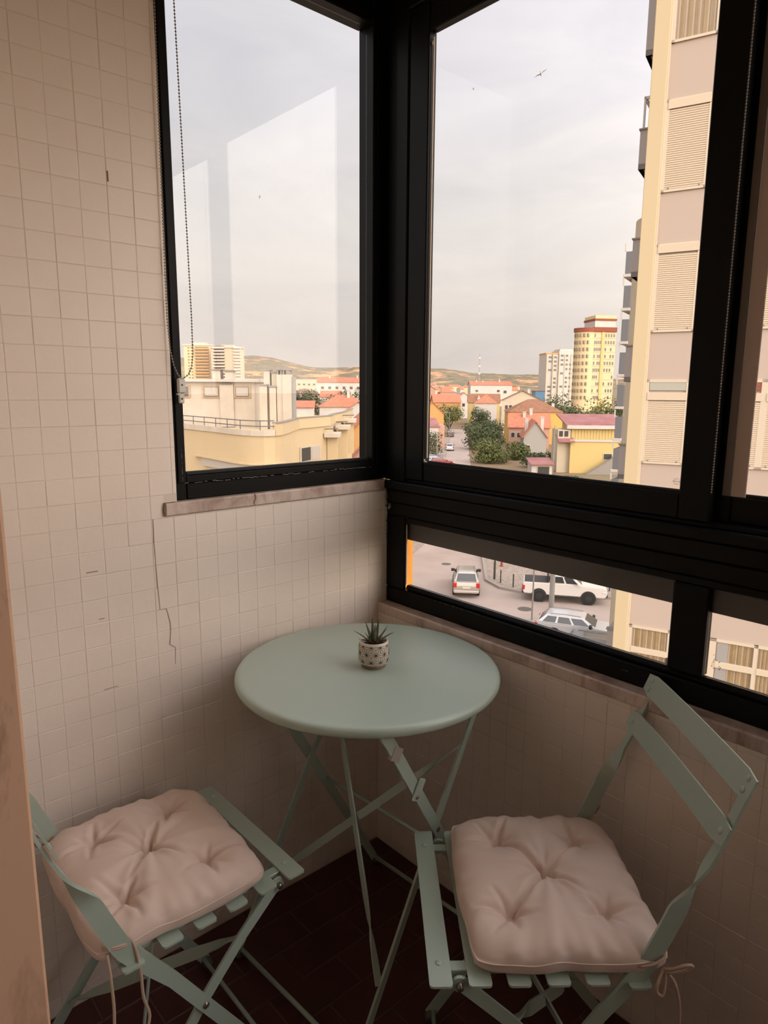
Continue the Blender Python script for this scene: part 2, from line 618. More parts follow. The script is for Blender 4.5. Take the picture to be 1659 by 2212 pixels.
# ------------------------------------------------------------------ right upper windows
win2 = tag(empty('window_2'), kind='structure')
XF = 0.030
bar('corner_post', win2, XF + .004, 0.13, -0.030, 0.0145, 1.118, 2.44)
bar('corner_post', win2, XF - .002, 0.06, -0.075, -0.031, 1.118, 2.44, c=.003)
bar('head_rail', win2, XF - .006, 0.13, Y_END, -0.076, 2.295, 2.44)
bar('track_ledge', win2, XF - .012, 0.13, Y_END, -0.001, 1.0935, 1.117, c=.003)
bar('track_rail', win2, XF - .004, 0.13, Y_END, -0.001, 1.0565, 1.093, c=.003)
bar('track_rail', win2, XF, 0.13, Y_END, -0.001, 1.019, 1.056, c=.003)
bar('track_lip', win2, XF + .006, 0.10, Y_END, -0.076, 1.1172, 1.1265, c=.002)


def sash(y0, y1, xf, stile_far, stile_near, label=None):
    """sliding sash between y0 (nearer the corner) and y1; xf = inner face"""
    s = empty('sliding_sash')
    s.parent = win2
    bar('stile', s, xf, xf + .028, y0 - stile_far, y0, 1.127, 2.292)
    bar('stile', s, xf, xf + .028, y1, y1 + stile_near, 1.127, 2.292)
    bar('bottom_rail', s, xf + .003, xf + .028, y1 + stile_near, y0 - stile_far, 1.127, 1.178)
    bar('top_rail', s, xf + .003, xf + .028, y1 + stile_near, y0 - stile_far, 2.228, 2.292)
    bar('gasket', s, xf + .007, xf + .013, y1 + stile_near + .001, y0 - stile_far - .012, 1.178, 1.1835, rubber, .001)
    bar('seal_strip', s, xf + .011, xf + .014, y0 - stile_far - .006, y0 - stile_far - .0035, 1.19, 2.215, pale_seal, 0)
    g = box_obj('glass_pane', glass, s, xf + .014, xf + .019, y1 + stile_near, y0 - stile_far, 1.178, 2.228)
    return s, g


s1, g1 = sash(-0.077, -0.906, XF + .001, 0.066, 0.060)
s2, g2 = sash(-0.860, -1.72, XF + .034, 0.070, 0.060)
s3, g3 = sash(-1.68, -2.55, XF + .001, 0.060, 0.060)
bar('stile_cover', s2, XF + .031, XF + .0335, -0.957, -0.9305, 1.178, 2.228, grey_alu, .001)
bar('stile_cover', s2, XF + .030, XF + .0335, -0.930, -0.915, 1.178, 2.228, mat('dark_grey_aluminium', (120, 110, 102), .35), .001)
# round etched mark in the glass, lower right of the sash
etch = mat('etched_glass_mark', (150, 140, 130), 0.6)
rg = MB()
for rr in (0.0062, 0.0046):
    n = 24
    for k in range(n):
        if k % 8 in (0, 7) and rr < 0.006:
            continue
        a0, a1 = 2 * math.pi * k / n, 2 * math.pi * (k + .75) / n
        c0, c1 = (math.cos(a0) * 1.15, math.sin(a0)), (math.cos(a1) * 1.15, math.sin(a1))
        rg.tube([(0, c0[0] * rr, c0[1] * rr), (0, c1[0] * rr, c1[1] * rr)], .00025, 4)
rg.box(-.0002, .0002, -.0085, .0085, -.0003, .0003)
rg.build('etched_mark', etch, s1, loc=(XF + .0146, -0.834, 1.1975))
# little sealant blobs in the sash corners
sb = MB()
sb.box(XF + .006, XF + .012, -0.150, -0.139, 1.1775, 1.182, .001)
sb.box(XF + .006, XF + .012, -0.1435, -0.139, 1.182, 1.187, .001)
sb.build('sealant_blob', pale_seal, s1)
MB().box(XF + .008, XF + .012, -0.1485, -0.1445, 2.196, 2.205, .001).build('foam_plug', pale_seal, s1)
# peeling sealant where frame and wall meet
ps = MB()
for z, y, a in ((1.082, -0.002, .005), (1.072, -0.003, .006), (1.062, -.002, .004), (1.052, -.004, .005), (1.045, -.016, .008), (1.040, -.013, .006), (1.043, -.001, .004), (1.0, -.002, .003), (.985, -.004, .004), (.972, -.004, .004), (.96, -.003, .003), (.95, -.003, .0025)):
    ps.lathe([(a * .2, -a), (a * .7, -a * .5), (a * .5, a * .3), (a * .15, a)], 6, (XF - .0045, y - .004, z))
tag(ps.build('peeling_sealant', dirt, win2), kind='stuff')

# ------------------------------------------------------------------ right lower windows
win3 = tag(empty('window_3'), kind='structure')
bar('bottom_rail', win3, XF, 0.056, Y_END, -0.001, 0.7605, 0.806, c=.003)
bar('bottom_bead', win3, XF + .004, 0.056, Y_END, -0.077, 0.8062, 0.822, c=.006)
bar('stile', win3, XF, XF + .010, -0.077, -0.001, 0.8062, 1.0185)
bar('top_rail', win3, XF + .004, 0.056, Y_END, -0.0775, 1.002, 1.0185)
bar('mullion', win3, XF - .001, 0.056, -0.921, -0.851, 0.8225, 1.0018)
bar('mullion', win3, XF - .001, 0.056, -1.79, -1.72, 0.8225, 1.0018)
tint = mat('dark_brown_outer_lip', (74, 66, 60), 0.45)
for a, b in ((-0.851, -0.0775), (-1.72, -0.921), (-2.6, -1.79)):
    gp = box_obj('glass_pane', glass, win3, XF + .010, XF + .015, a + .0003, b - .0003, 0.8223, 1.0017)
    bar('outer_lip', win3, XF + .020, XF + .024, a, b + (.045 if b > -.1 else 0), 0.951, 1.0017, tint, .001)
bar('seal_strip', win3, XF + .006, XF + .009, -0.0805, -0.078, 0.823, 0.997, pale_seal, 0)
sq = MB()
for k in range(40):
    y = -0.20 - random.random() * 0.16
    sq.box(XF - .0008, XF + .0005, y, y + random.uniform(.001, .005), 0.8055, 0.8066)
for k in range(8):
    y = -0.775 + random.random() * .02
    sq.box(XF - .0008, XF + .0005, y, y + random.uniform(.001, .003), 0.786, 0.7872)
tag(sq.build('sealant_crumbs', dirt, win3), kind='stuff')
sq = MB()
for k in range(16):
    y, z = -0.935 - random.random() * .02, 0.842 + random.random() * .03
    sq.box(XF + .0094, XF + .0099, y, y + .0012, z, z + random.uniform(.0008, .003))
tag(sq.build('paint_specks', dirt, win3), kind='stuff')
MB().box(XF + .008, XF + .013, -0.850, -0.843, 0.824, 0.838, .0015).build('sealant_blob', pale_seal, win3)

# outer face of the parapet beyond the corner, painted orange ochre
ochre = mat('orange_ochre_wall_paint', (232, 160, 62), 0.85, noise=(14, (196, 120, 40), 0.5))
tag(MB().box(0.06, 0.135, -0.004, 0.0008, -0.25, 1.01).build('wall_outer_corner', ochre), kind='structure')

# ------------------------------------------------------------------ bead chains of the roller blinds
bead = mat('grey_plastic_bead', (148, 140, 128), 0.4)
clear = mat('milky_clear_plastic', (205, 200, 192), 0.25, spec=0.7)


def bead_chain(path, step, r):
    m = MB()
    d = 0.0
    prev = V(path[0])
    acc = 0.0
    pts = [V(p) for p in path]
    L = [0]
    for i in range(1, len(pts)):
        L.append(L[-1] + (pts[i] - pts[i - 1]).length)
    n = int(L[-1] / step)
    for k in range(n + 1):
        s = k * step
        i = 1
        while i < len(L) - 1 and L[i] < s:
            i += 1
        t = (s - L[i - 1]) / max(L[i] - L[i - 1], 1e-6)
        p = pts[i - 1].lerp(pts[i], min(t, 1))
        bm = bmesh.new()
        bmesh.ops.create_icosphere(bm, subdivisions=1, radius=r)
        m.bm(bm, Matrix.Translation(p))
    m.tube(path, r * 0.3, 5)
    return m


chain1 = tag(empty('blind_chain', (-0.585, -0.01, 1.372)), 'looped bead chain hanging beside the left window with a clear clip', 'chain')
o0 = V((-0.585, -0.01, 1.372))


def arc(pts):
    return [tuple(V(p) - o0) for p in pts]


lp = [(-0.5995, -0.004, 2.38), (-0.606, -0.006, 1.9), (-0.609, -0.007, 1.52), (-0.606, -0.008, 1.455), (-0.600, -0.010, 1.418), (-0.592, -0.011, 1.400), (-0.586, -0.012, 1.393)]
rp = [(-0.5645, -0.004, 2.38), (-0.5585, -0.008, 1.9), (-0.555, -0.012, 1.52), (-0.556, -0.013, 1.445), (-0.560, -0.013, 1.418), (-0.567, -0.013, 1.403), (-0.574, -0.012, 1.396), (-0.580, -0.012, 1.393)]
tag(bead_chain(arc(lp), 0.0064, 0.0022).build('bead_strand', bead, chain1, smooth=True), kind='stuff')
tag(bead_chain(arc(rp), 0.0064, 0.0022).build('bead_strand', bead, chain1, smooth=True), kind='stuff')
cl = MB()
cl.box(-.009, .009, -.006, .004, -.012, .021, .003)
cl.box(-.0065, .0065, -.003, .003, -.034, -.012, .002)
cl.box(-.011, -.004, -.0055, .003, -.016, -.012, .001)
clip = cl.build('clip', clear, chain1, loc=(0.002, 0.006, 0.0))
MB().lathe([(.0018, -.0009), (.0018, .0009)], 10, (0, -.0062, 0.006), 'y').build('screw_hole', rubber, clip)
MB().lathe([(.0018, -.0009), (.0018, .0009)], 10, (0, -.0032, -0.024), 'y').build('screw_hole', rubber, clip)

chain2 = tag(empty('blind_chain', (0.02, -0.911, 1.75)), 'straight bead chain running down beside the thick black sash post on the right', 'chain')
tag(bead_chain([(0, 0, .67), (0, 0.0004, .1), (0, -0.001, -.565)], 0.0052, 0.0017).build('bead_strand', bead, chain2, smooth=True), kind='stuff')


# ================================================================== round table
TABLE = V((-0.306, -0.315, 0))
table = tag(empty('bistro_table', TABLE, R(3.5)), 'round sage green metal bistro table folding on crossed legs in the corner', 'table')
top = MB()
prof = [(0.0, 0.747), (0.2855, 0.747), (0.2925, 0.7462), (0.2970, 0.7440), (0.2992, 0.7405), (0.3000, 0.7360), (0.2996, 0.7310), (0.2975, 0.7275), (0.2940, 0.7262), (0.2915, 0.7275), (0.2905, 0.731), (0.2905, 0.741), (0.285, 0.7435), (0.0, 0.7435)]
top.lathe([(max(r, 0.0005), z) for r, z in prof], 96)
top.build('table_top', sage, table, smooth=40)
UZ = 0.44      # height of the two pivots
YA, YB = 0.2165, 0.209


def lerp(a, b, t):
    return a + (b - a) * t


def leg_x(z, s):
    """x of a leg's centre line at height z; s=-1: foot towards the house, s=+1: foot towards the window corner"""
    return s * (0.245 * (1 - z / UZ)) if z < UZ else -s * 0.165 * (z - UZ) / 0.285


for sy in (1, -1):
    pts = [(leg_x(z, 1), sy * YA, z) for z in (0.012, UZ, 0.69)] + [(leg_x(0.722, 1) - 0.004, sy * YA, 0.722)]
    lg = MB().strap(pts, (0.87, 0, 0.5), [.021, .025, .025, .024], .006).build('leg', sage, table)
    MB().lathe([(.011, -.005), (.011, .005)], 14, (leg_x(0.722, 1) - .004, sy * YA, 0.722), 'y').build('hinge_eye', sage, lg)
    pts = [(leg_x(z, -1), sy * YB, z) for z in (0.012, UZ, 0.67)] + [(leg_x(0.722, -1) + 0.018, sy * YB, 0.724)]
    MB().strap(pts, (0.87, 0, -0.5), [.016, .017, .016, .016], .006).build('leg', sage, table)
    MB().lathe([(.0005, -.0075), (.006, -.0065), (.006, .0065), (.0005, .0075)], 12, (0, sy * 0.2135, UZ), 'y').build('pivot_rivet', steel, table)
    for s in (1, -1):
        MB().lathe([(.008, -.012), (.0125, -.009), (.0125, .009), (.008, .012)], 14, (leg_x(0.012, s), sy * (YA if s > 0 else YB) * .985, 0.0125), 'y').build('foot', foot_cap, table, smooth=True)
MB().tube([(leg_x(.35, 1) + .006, -YA, .35), (leg_x(.35, 1) + .006, YA, .35)], .0045, 8).build('cross_rod', sage, table, smooth=True)
MB().tube([(leg_x(.02, 1), -YA, .022), (leg_x(.02, 1), YA, .022)], .0055, 8).build('foot_bar', sage, table, smooth=True)
MB().tube([(leg_x(.02, -1), -YB, .022), (leg_x(.02, -1), YB, .022)], .0055, 8).build('foot_bar', sage, table, smooth=True)
MB().strap([(-0.172, -YA, .7255), (-0.172, YA, .7255)], (1, 0, 0), .022, .008).build('under_rail', sage, table)
MB().strap([(0.172, -YB, .7255), (0.172, YB, .7255)], (1, 0, 0), .022, .008).build('under_rail', sage, table)


def cross_strap(parent, p, q, fr, w=0.018, m=None):
    """flat brace that is twisted a quarter turn near both ends"""
    p, q = V(p), V(q)
    n = 16
    d = (q - p).normalized()
    flat = V(fr)
    flat = (flat - d * flat.dot(d)).normalized()
    side = d.cross(flat)
    pts, wd, ws = [], [], []
    for i in range(n + 1):
        t = i / n
        e = min(t, 1 - t)
        a = max(0.0, min(1.0, (0.20 - e) / 0.12)) * math.pi / 2
        pts.append(p.lerp(q, t))
        wd.append(flat * math.cos(a) + side * math.sin(a))
        ws.append(w * (0.8 if e < 0.2 else 1.0))
    return MB().strap(pts, wd, ws, .004).build('brace_strap', m or sage, parent, smooth=50)


hi, lo = 0.60, 0.16
cross_strap(table, (leg_x(hi, -1) - .006, -YB, hi), (leg_x(lo, -1) - .006, YB, lo), (0, 0.6, 0.8))
cross_strap(table, (leg_x(hi, -1) - .012, YB, hi), (leg_x(lo, -1) - .012, -YB, lo), (0, -0.6, 0.8))
# spring bracket and grey sticker on the front leg
fb = MB().box(-.011, .011, -.0075, -.0035, -.024, .024, .003)
br = fb.build('spring_bracket', sage, table)
br.location = (leg_x(0.565, 1) + .004, -YA, 0.565)
br.rotation_euler = (0, R(30), 0)
MB().lathe([(.0005, -.0105), (.0042, -.0095), (.0042, -.006)], 10, (0, 0, -.014), 'y').build('rivet', steel, br, smooth=True)
st = MB().box(-.0138, .0138, -.0045, .0045, -.014, .014, .0005).build('sticker', sticker, table)
st.location = (leg_x(0.668, 1), -YA, 0.668)
st.rotation_euler = (0, R(30), 0)
MB().lathe([(.0005, -.0105), (.0045, -.0095), (.0045, -.004)], 12, (leg_x(0.722, 1) - .004, -YA, 0.722), 'y').build('bolt', steel, table, smooth=True)

# ================================================================== folding chairs
# long back legs as (u, z): u = distance forward of the seat's front edge
BACK = [(-.4870, .796), (-.4715, .757), (-.4465, .69), (-.423, .64), (-.4085, .612), (-.392, .58), (-.378, .545), (-.362, .507), (-.347, .474), (-.327, .446), (-.267, .366), (-.212, .280), (-.040, .014)]
FRONT = [(-.050, .437), (-.130, .366), (-.212, .280), (-.420, .014)]


def smooth_path(pts, n=5):
    P_ = [V(p) for p in pts]
    res = []
    for i in range(len(P_) - 1):
        p0, p1, p2, p3 = P_[max(i - 1, 0)], P_[i], P_[i + 1], P_[min(i + 2, len(P_) - 1)]
        for k in range(n):
            t = k / n
            res.append(.5 * ((2 * p1) + (-p0 + p2) * t + (2 * p0 - 5 * p1 + 4 * p2 - p3) * t * t + (-p0 + 3 * p1 - 3 * p2 + p3) * t ** 3))
    res.append(P_[-1])
    return res


def make_chair():
    c = empty('folding_chair')
    sl = 0.192
    # seat slats
    us = [-.0185, -.081, -.1435, -.206, -.2685, -.336]
    for i, u in enumerate(us):
        z = 0.450 if i < 5 else 0.443
        w = 0.0185 if i < 5 else .018
        q = []
        for cx, cy, a0 in ((w - .006, sl - .006, 0), (-w + .006, sl - .006, 90), (-w + .006, -sl + .006, 180), (w - .006, -sl + .006, 270)):
            q += [(u + cx + .006 * math.cos(R(a0 + t)), cy + .006 * math.sin(R(a0 + t))) for t in (0, 30, 60, 90)]
        s = MB().prism(q, 'z', z - .004, z).build('seat_slat', sage, c)
        for sy in (1, -1):
            if i < 5:
                MB().lathe([(.0062, 0), (.0058, .0014), (.0038, .0024), (.0004, .0028)], 14, (u, sy * .1465, .4495)).build('rivet', sage, s, smooth=True)
    for sy in (1, -1):
        y = sy * .1465
        MB().box(-.343, -.006, y - .010, y + .010, .4375, .4455, .001).build('seat_rail', sage, c)
        # back leg: flat in the side plane below, quarter twist, flat to the front above
        pts, wd, ws = [], [], []
        yl = sy * .178
        fine = [(p.x, p.z) for p in smooth_path([(u, 0, z) for u, z in BACK[:10]], 4)] + BACK[10:]
        for (u, z) in fine:
            pts.append((u, yl, z))
            a = max(0.0, min(1.0, (z - .575) / .075)) * math.pi / 2
            nx, nzv = .93, .37
            if z < .45:
                nx, nzv = .83, .56
            wd.append(V((nx * math.cos(a), math.sin(a) * sy, nzv * math.cos(a))))
            ws.append(lerp(.031, .019, a / (math.pi / 2)) if z > .40 else .024)
        MB().strap(pts, wd, ws, .005).build('back_leg', sage, c, smooth=50)
        pts = [(u, sy * .170, z) for u, z in FRONT]
        MB().strap(pts, (0.75, 0, -.66), [.024, .022, .022, .022], .005).build('front_leg', sage, c)
        MB().lathe([(.013, -.003), (.013, .003)], 16, (-.050, sy * .170, .4375 - .004), 'y').build('hinge_eye', sage, c)
        MB().lathe([(.0005, -.0105), (.006, -.009), (.006, .009), (.0005, .0105)], 12, (-.212, sy * .174, .280), 'y').build('pivot_rivet', steel, c, smooth=True)
        MB().lathe([(.0005, -.012), (.0055, -.011), (.0055, .011), (.0005, .012)], 10, (-.050, sy * .170, .4375 - .004), 'y').build('bolt', steel, c, smooth=True)
        for u in (-.040, -.420):
            MB().lathe([(.006, -.011), (.0115, -.008), (.0115, .008), (.006, .011)], 14, (u, sy * .17, .0118), 'y').build('foot', foot_cap, c, smooth=True)
        # bracket carrying the rear slat
        MB().strap([(-.356, sy * .165, .452), (-.336, sy * .150, .4405), (-.316, sy * .1465, .4405)], (0, 1, .1), .016, .004).build('rear_bracket', sage, c)
    MB().tube([(-.046, -.178, .02), (-.046, .178, .02)], .005, 8).build('foot_bar', sage, c, smooth=True)
    MB().tube([(-.412, -.170, .02), (-.412, .170, .02)], .005, 8).build('foot_bar', sage, c, smooth=True)
    # crossed braces between the front legs
    cross_strap(c, (-.130, -.168, .366), (-.345, .168, .110), (0, .5, .85), .022)
    cross_strap(c, (-.136, .168, .360), (-.350, -.168, .104), (0, -.5, .85), .022)
    # two backrest slats, gently curved
    for (u0, z0), (u1, z1), rows_ in (((-.4845, .806), (-.4680, .764), 2), ((-.4530, .727), (-.4370, .687), 1)):
        n = 14
        vs_, fs_ = [], []
        dirv = V((u1 - u0, 0, z1 - z0)).normalized()
        nrm = V((-dirv.z, 0, dirv.x))
        if nrm.x < 0: nrm = -nrm
        for i in range(n + 1):
            y = lerp(-.196, .196, i / n)
            bow = -0.0035 * (1 - (y / .196) ** 2)
            edge = 0.006 if i in (0, n) else 0.0
            a, b = V((u0, y, z0)), V((u1, y, z1))
            a2, b2 = a + dirv * edge + V((bow, 0, 0)), b - dirv * edge + V((bow, 0, 0))
            vs_ += [a2, b2, b2 + nrm * .003, a2 + nrm * .003]
        for i in range(n):
            for k in range(4):
                fs_.append((i * 4 + k, i * 4 + (k + 1) % 4, i * 4 + 4 + (k + 1) % 4, i * 4 + 4 + k))
        fs_ += [(3, 2, 1, 0), (n * 4, n * 4 + 1, n * 4 + 2, n * 4 + 3)]
        s = MB().add(vs_, fs_).build('back_slat', sage, c, smooth=30)
        for sy in (1, -1):
            for k in range(rows_):
                t = (0.28, 0.72)[k] if rows_ == 2 else 0.5
                pos = V((lerp(u0, u1, t) - .0015, sy * .178, lerp(z0, z1, t))) + nrm * .003
                rv = MB().lathe([(.0062, 0), (.0058, .0014), (.0038, .0024), (.0004, .0028)], 14).build('rivet', sage, s, smooth=True)
                rv.location = pos
                rv.rotation_euler = nrm.to_track_quat('Z', 'Y').to_euler()
    return c


chair_a = make_chair()
chair_a.location = (-.588, -.268, 0)
tag(chair_a, 'sage green folding chair by the tiled left wall, partly behind the marble door jamb', 'chair', 'folding bistro chairs')
chair_b = copy_tree(chair_a)
chair_b.location = (-.470, -.660, 0)
chair_b.rotation_euler = (0, 0, R(139.5))
tag(chair_b, 'sage green folding chair turned in front of the window wall, whole backrest showing', 'chair', 'folding bistro chairs')


# ================================================================== seat cushions
def make_cushion(seed, ties):
    rnd = random.Random(seed)
    n = 130
    LU, LV = 0.325, 0.362
    SZ = .0265                      # height of the side seam
    dims = [(0, 0), (.078, .092), (-.078, .092), (.078, -.092), (-.078, -.092)]
    dims = [(x + rnd.uniform(-.005, .005), y + rnd.uniform(-.005, .005)) for x, y in dims]
    folds = []                      # narrow folds running out of every button
    for k, (dx, dy) in enumerate(dims):
        if k == 0:
            angs = [math.atan2(q[1], q[0]) for q in dims[1:]]
            for a in angs:
                folds.append((dx, dy, a + rnd.uniform(-.06, .06), rnd.uniform(.085, .105), rnd.uniform(.009, .015), rnd.uniform(-.10, .10)))
        else:
            base = math.atan2(-dy, -dx)
            for a, dep in ((base + rnd.uniform(-.1, .1), .008), (base + 1.25, .005), (base - 1.25, .005), (base + 2.2 + rnd.uniform(-.2, .2), .0065), (base - 2.2 + rnd.uniform(-.2, .2), .0065), (base + 3.1, .0045)):
                folds.append((dx, dy, a, rnd.uniform(.04, .075), dep * rnd.uniform(1.1, 1.8), rnd.uniform(-.16, .16)))
    wav = [rnd.random() * 6.28 for _ in range(8)]

    def outline(a, b):
        x = a * math.sqrt(1 - .13 * b ** 6) * LU / 2
        y = b * math.sqrt(1 - .13 * a ** 6) * LV / 2
        m_ = max(abs(a), abs(b)) ** 3
        peri = math.atan2(b, a)
        x *= 1 + m_ * (.014 * math.sin(5 * peri + wav[0]) + .007 * math.sin(11 * peri + wav[6]))
        y *= 1 + m_ * (.014 * math.sin(6 * peri + wav[1]) + .007 * math.sin(13 * peri + wav[7]))
        return x, y, peri

    def seam_z(peri):
        return SZ + .0018 * math.sin(7 * peri + wav[2]) + .0010 * math.sin(15 * peri + wav[3])

    vs_ = []
    for lay in (1, -1):
        for i in range(n + 1):
            for j in range(n + 1):
                a, b = -1 + 2 * i / n, -1 + 2 * j / n
                a, b = math.sin(a * math.pi / 2) * .35 + a * .65, math.sin(b * math.pi / 2) * .35 + b * .65
                x, y, peri = outline(a, b)
                m_ = max(abs(a), abs(b))
                e = max(0.0, (1 - a ** 6) * (1 - b ** 6))
                sz = seam_z(peri)
                if lay > 0:
                    z = sz + .040 * e ** .36
                    z -= .006 * (a * a + b * b)
                    for (dx, dy) in dims:
                        r = math.hypot(x - dx, y - dy)
                        if r < .13:
                            z -= .030 * math.exp(-(r / .016)) + .012 * math.exp(-(r / .042) ** 2)
                    for fx, fy, fa, fl, fd, fc in folds:
                        px, py = x - fx, y - fy
                        r = math.hypot(px, py)
                        if r > fl or r < 1e-5:
                            continue
                        da_ = math.atan2(py, px) - fa - fc * r / fl
                        da_ = (da_ + math.pi) % (2 * math.pi) - math.pi
                        if abs(da_) > 1.2:
                            continue
                        dd = r * math.sin(abs(da_))
                        t = r / fl
                        fade = (1 - t) ** .8
                        z -= fd * fade * math.exp(-(dd / .0042) ** 2)
                        z += fd * .38 * fade * math.exp(-((dd - .011) / .006) ** 2)
                    pk = math.exp(-((1 - m_) / .11)) * min(1, e * 5)
                    z += pk * (.0032 * math.sin(19 * peri + wav[4]) + .0022 * math.sin(33 * peri + wav[5]))
                    z += .0010 * math.sin(60 * x + wav[4]) * math.sin(47 * y + wav[5]) * e
                    z = max(z, sz)
                else:
                    z = sz - (sz - .0005) * e ** .16
                    k = 1 + .0 * e
                vs_.append((x, y, z))
    N1 = (n + 1) * (n + 1)
    fs_ = []
    for lay in range(2):
        for i in range(n):
            for j in range(n):
                q = [lay * N1 + i * (n + 1) + j, lay * N1 + (i + 1) * (n + 1) + j, lay * N1 + (i + 1) * (n + 1) + j + 1, lay * N1 + i * (n + 1) + j + 1]
                fs_.append(tuple(q if lay == 0 else q[::-1]))
    c = empty('seat_cushion')
    me = bpy.data.meshes.new('cover')
    me.from_pydata(vs_, [], fs_)
    me.materials.append(cushion_cloth)
    bm = bmesh.new()
    bm.from_mesh(me)
    bmesh.ops.remove_doubles(bm, verts=bm.verts, dist=.0003)
    bmesh.ops.recalc_face_normals(bm, faces=bm.faces)
    bm.to_mesh(me)
    bm.free()
    for p in me.polygons:
        p.use_smooth = True
    o = bpy.data.objects.new('cover', me)
    COL.objects.link(o)
    o.parent = c
    # seam with its piping round the edge
    ring = []
    for k in range(160):
        t = k / 160 * 4
        s, f_ = int(t), t - int(t)
        a, b = [(-1 + 2 * f_, -1), (1, -1 + 2 * f_), (1 - 2 * f_, 1), (-1, 1 - 2 * f_)][s]
        x, y, peri = outline(a, b)
        ring.append((x, y, seam_z(peri)))
    ring.append(ring[0])
    MB().tube(ring, .0013, 6, False).build('seam', cushion_cloth, c, smooth=True)
    for k, t in enumerate(ties):
        MB().tube(t, .0026, 7).build('tie_cord', cord_cloth, c, smooth=True)
    return c


def loop(cu, cv, z0, ru, rv, tilt, turns=1.0, n=22):
    """ring of cord round a leg"""
    return [(cu + ru * math.cos(2 * math.pi * turns * k / n), cv + rv * math.sin(2 * math.pi * turns * k / n), z0 + tilt * math.cos(2 * math.pi * turns * k / n) + .006 * k / n) for k in range(n + 1)]


# cords, in cushion coordinates: u forward of the cushion's centre, v across, z above the slats
leg_u, leg_v = -.118, .178
ties_a = [loop(leg_u - .006, -leg_v, .032, .021, .0085, -.006, 2.0, 40),
          smooth_path([(-.122, -.150, .022), (-.112, -.168, .040), (-.100, -.185, .030), (-.093, -.190, -.02), (-.091, -.192, -.075), (-.083, -.192, -.115), (-.095, -.195, -.152)]),
          smooth_path([(-.142, -.186, .030), (-.140, -.189, .0), (-.138, -.190, -.06), (-.139, -.192, -.11), (-.126, -.192, -.165), (-.108, -.195, -.20)]),
          loop(leg_u - .006, leg_v, .032, .021, .0085, -.006, 2.0, 40),
          smooth_path([(-.14, .186, .03), (-.165, .188, .045), (-.158, .186, .020), (-.142, .186, .02)])]
cush_a = make_cushion(3, ties_a)
cush_a.location = (-.588 - .226, -.268 + .002, .4505)
cush_a.rotation_euler = (0, 0, R(-2.0))
tag(cush_a, 'button-tufted beige seat cushion on the chair by the left wall, long tie cords dangling', 'cushion', 'beige seat cushions')
ties_b = [loop(leg_u - .006, leg_v, .030, .022, .0095, -.008, 1.0, 22),
          smooth_path([(-.140, .189, .024), (-.150, .200, .034), (-.164, .206, .046), (-.176, .207, .046), (-.166, .204, .034), (-.146, .195, .022)]),
          smooth_path([(-.140, .189, .024), (-.130, .196, .010), (-.127, .200, -.006), (-.136, .201, -.012), (-.141, .196, .004), (-.142, .190, .022)]),
          smooth_path([(-.143, .190, .022), (-.156, .196, .005), (-.166, .198, -.035), (-.168, .198, -.085), (-.166, .198, -.135), (-.163, .199, -.19)]),
          loop(leg_u - .006, -leg_v, .030, .022, .0095, -.008, 1.0, 22),
          smooth_path([(-.14, -.188, .03), (-.150, -.195, .045), (-.165, -.20, .05), (-.155, -.196, .035)])]
cush_b = make_cushion(11, ties_b)
ang = R(139.5)
cush_b.location = (-.470 + math.cos(ang) * -.229, -.660 + math.sin(ang) * -.229, .4505)
cush_b.rotation_euler = (0, 0, ang)
tag(cush_b, 'button-tufted beige seat cushion on the chair before the window wall, tied in a bow', 'cushion', 'beige seat cushions')

# ================================================================== little succulent in a patterned pot
glaze = mat('white_glazed_ceramic', (222, 212, 198), 0.35)
unglazed = mat('unglazed_clay', (140, 120, 100), 0.85)
ink = mat('dark_engraved_line', (78, 66, 55), 0.7)
soil = mat('dark_potting_soil', (44, 30, 22), 1.0, bump=(300, 1, .003))
POT = V((-.294, -.322, .747))
plant = tag(empty('potted_succulent', POT), 'small spiky succulent in a white pot with dark star pattern on the table', 'plant')
pot = MB().lathe([(.0255, .0085), (.0315, .010), (.0345, .016), (.0352, .028), (.0345, .044), (.0330, .058), (.0322, .0605), (.0305, .0618), (.0290, .0605), (.0285, .057), (.0280, .048), (.0002, .048)], 48).build('pot', glaze, plant, smooth=50)
MB().lathe([(.0272, 0), (.0280, .001), (.0286, .009), (.0255, .0095)], 40).build('pot_foot', unglazed, plant, smooth=40)
MB().lathe([(.0283, .0485), (.026, .0505), (.0003, .053)], 24).build('soil', soil, plant, smooth=True)


def pot_r(z):
    P_ = [(.010, .0315), (.016, .0345), (.028, .0352), (.044, .0345), (.058, .0330)]
    for (z0, r0), (z1, r1) in zip(P_, P_[1:]):
        if z <= z1:
            return lerp(r0, r1, max(0, (z - z0) / (z1 - z0)))
    return .033


ln = MB()
na = 10
da = 2 * math.pi / na
dz = .0182
Z0 = .0185


def pot_pt(a, z):
    r = pot_r(z) + .00015
    return V((r * math.cos(a), r * math.sin(a), z))


def pot_line(a0, z0, a1, z1):
    n = 4
    pts = []
    for k in range(n + 1):
        t = k / n
        z = lerp(z0, z1, t)
        if .0115 < z < .0575:
            pts.append(pot_pt(lerp(a0, a1, t), z))
    if len(pts) > 1:
        ln.strap(pts, [V((-p.y, p.x, 0)) * .4 * (1 if abs(z1 - z0) > .003 else 0) + V((0, 0, 1)) * (1 if abs(z1 - z0) <= .003 else .0) + V((0, 0, .0001)) for p in pts], .0009, .0003)


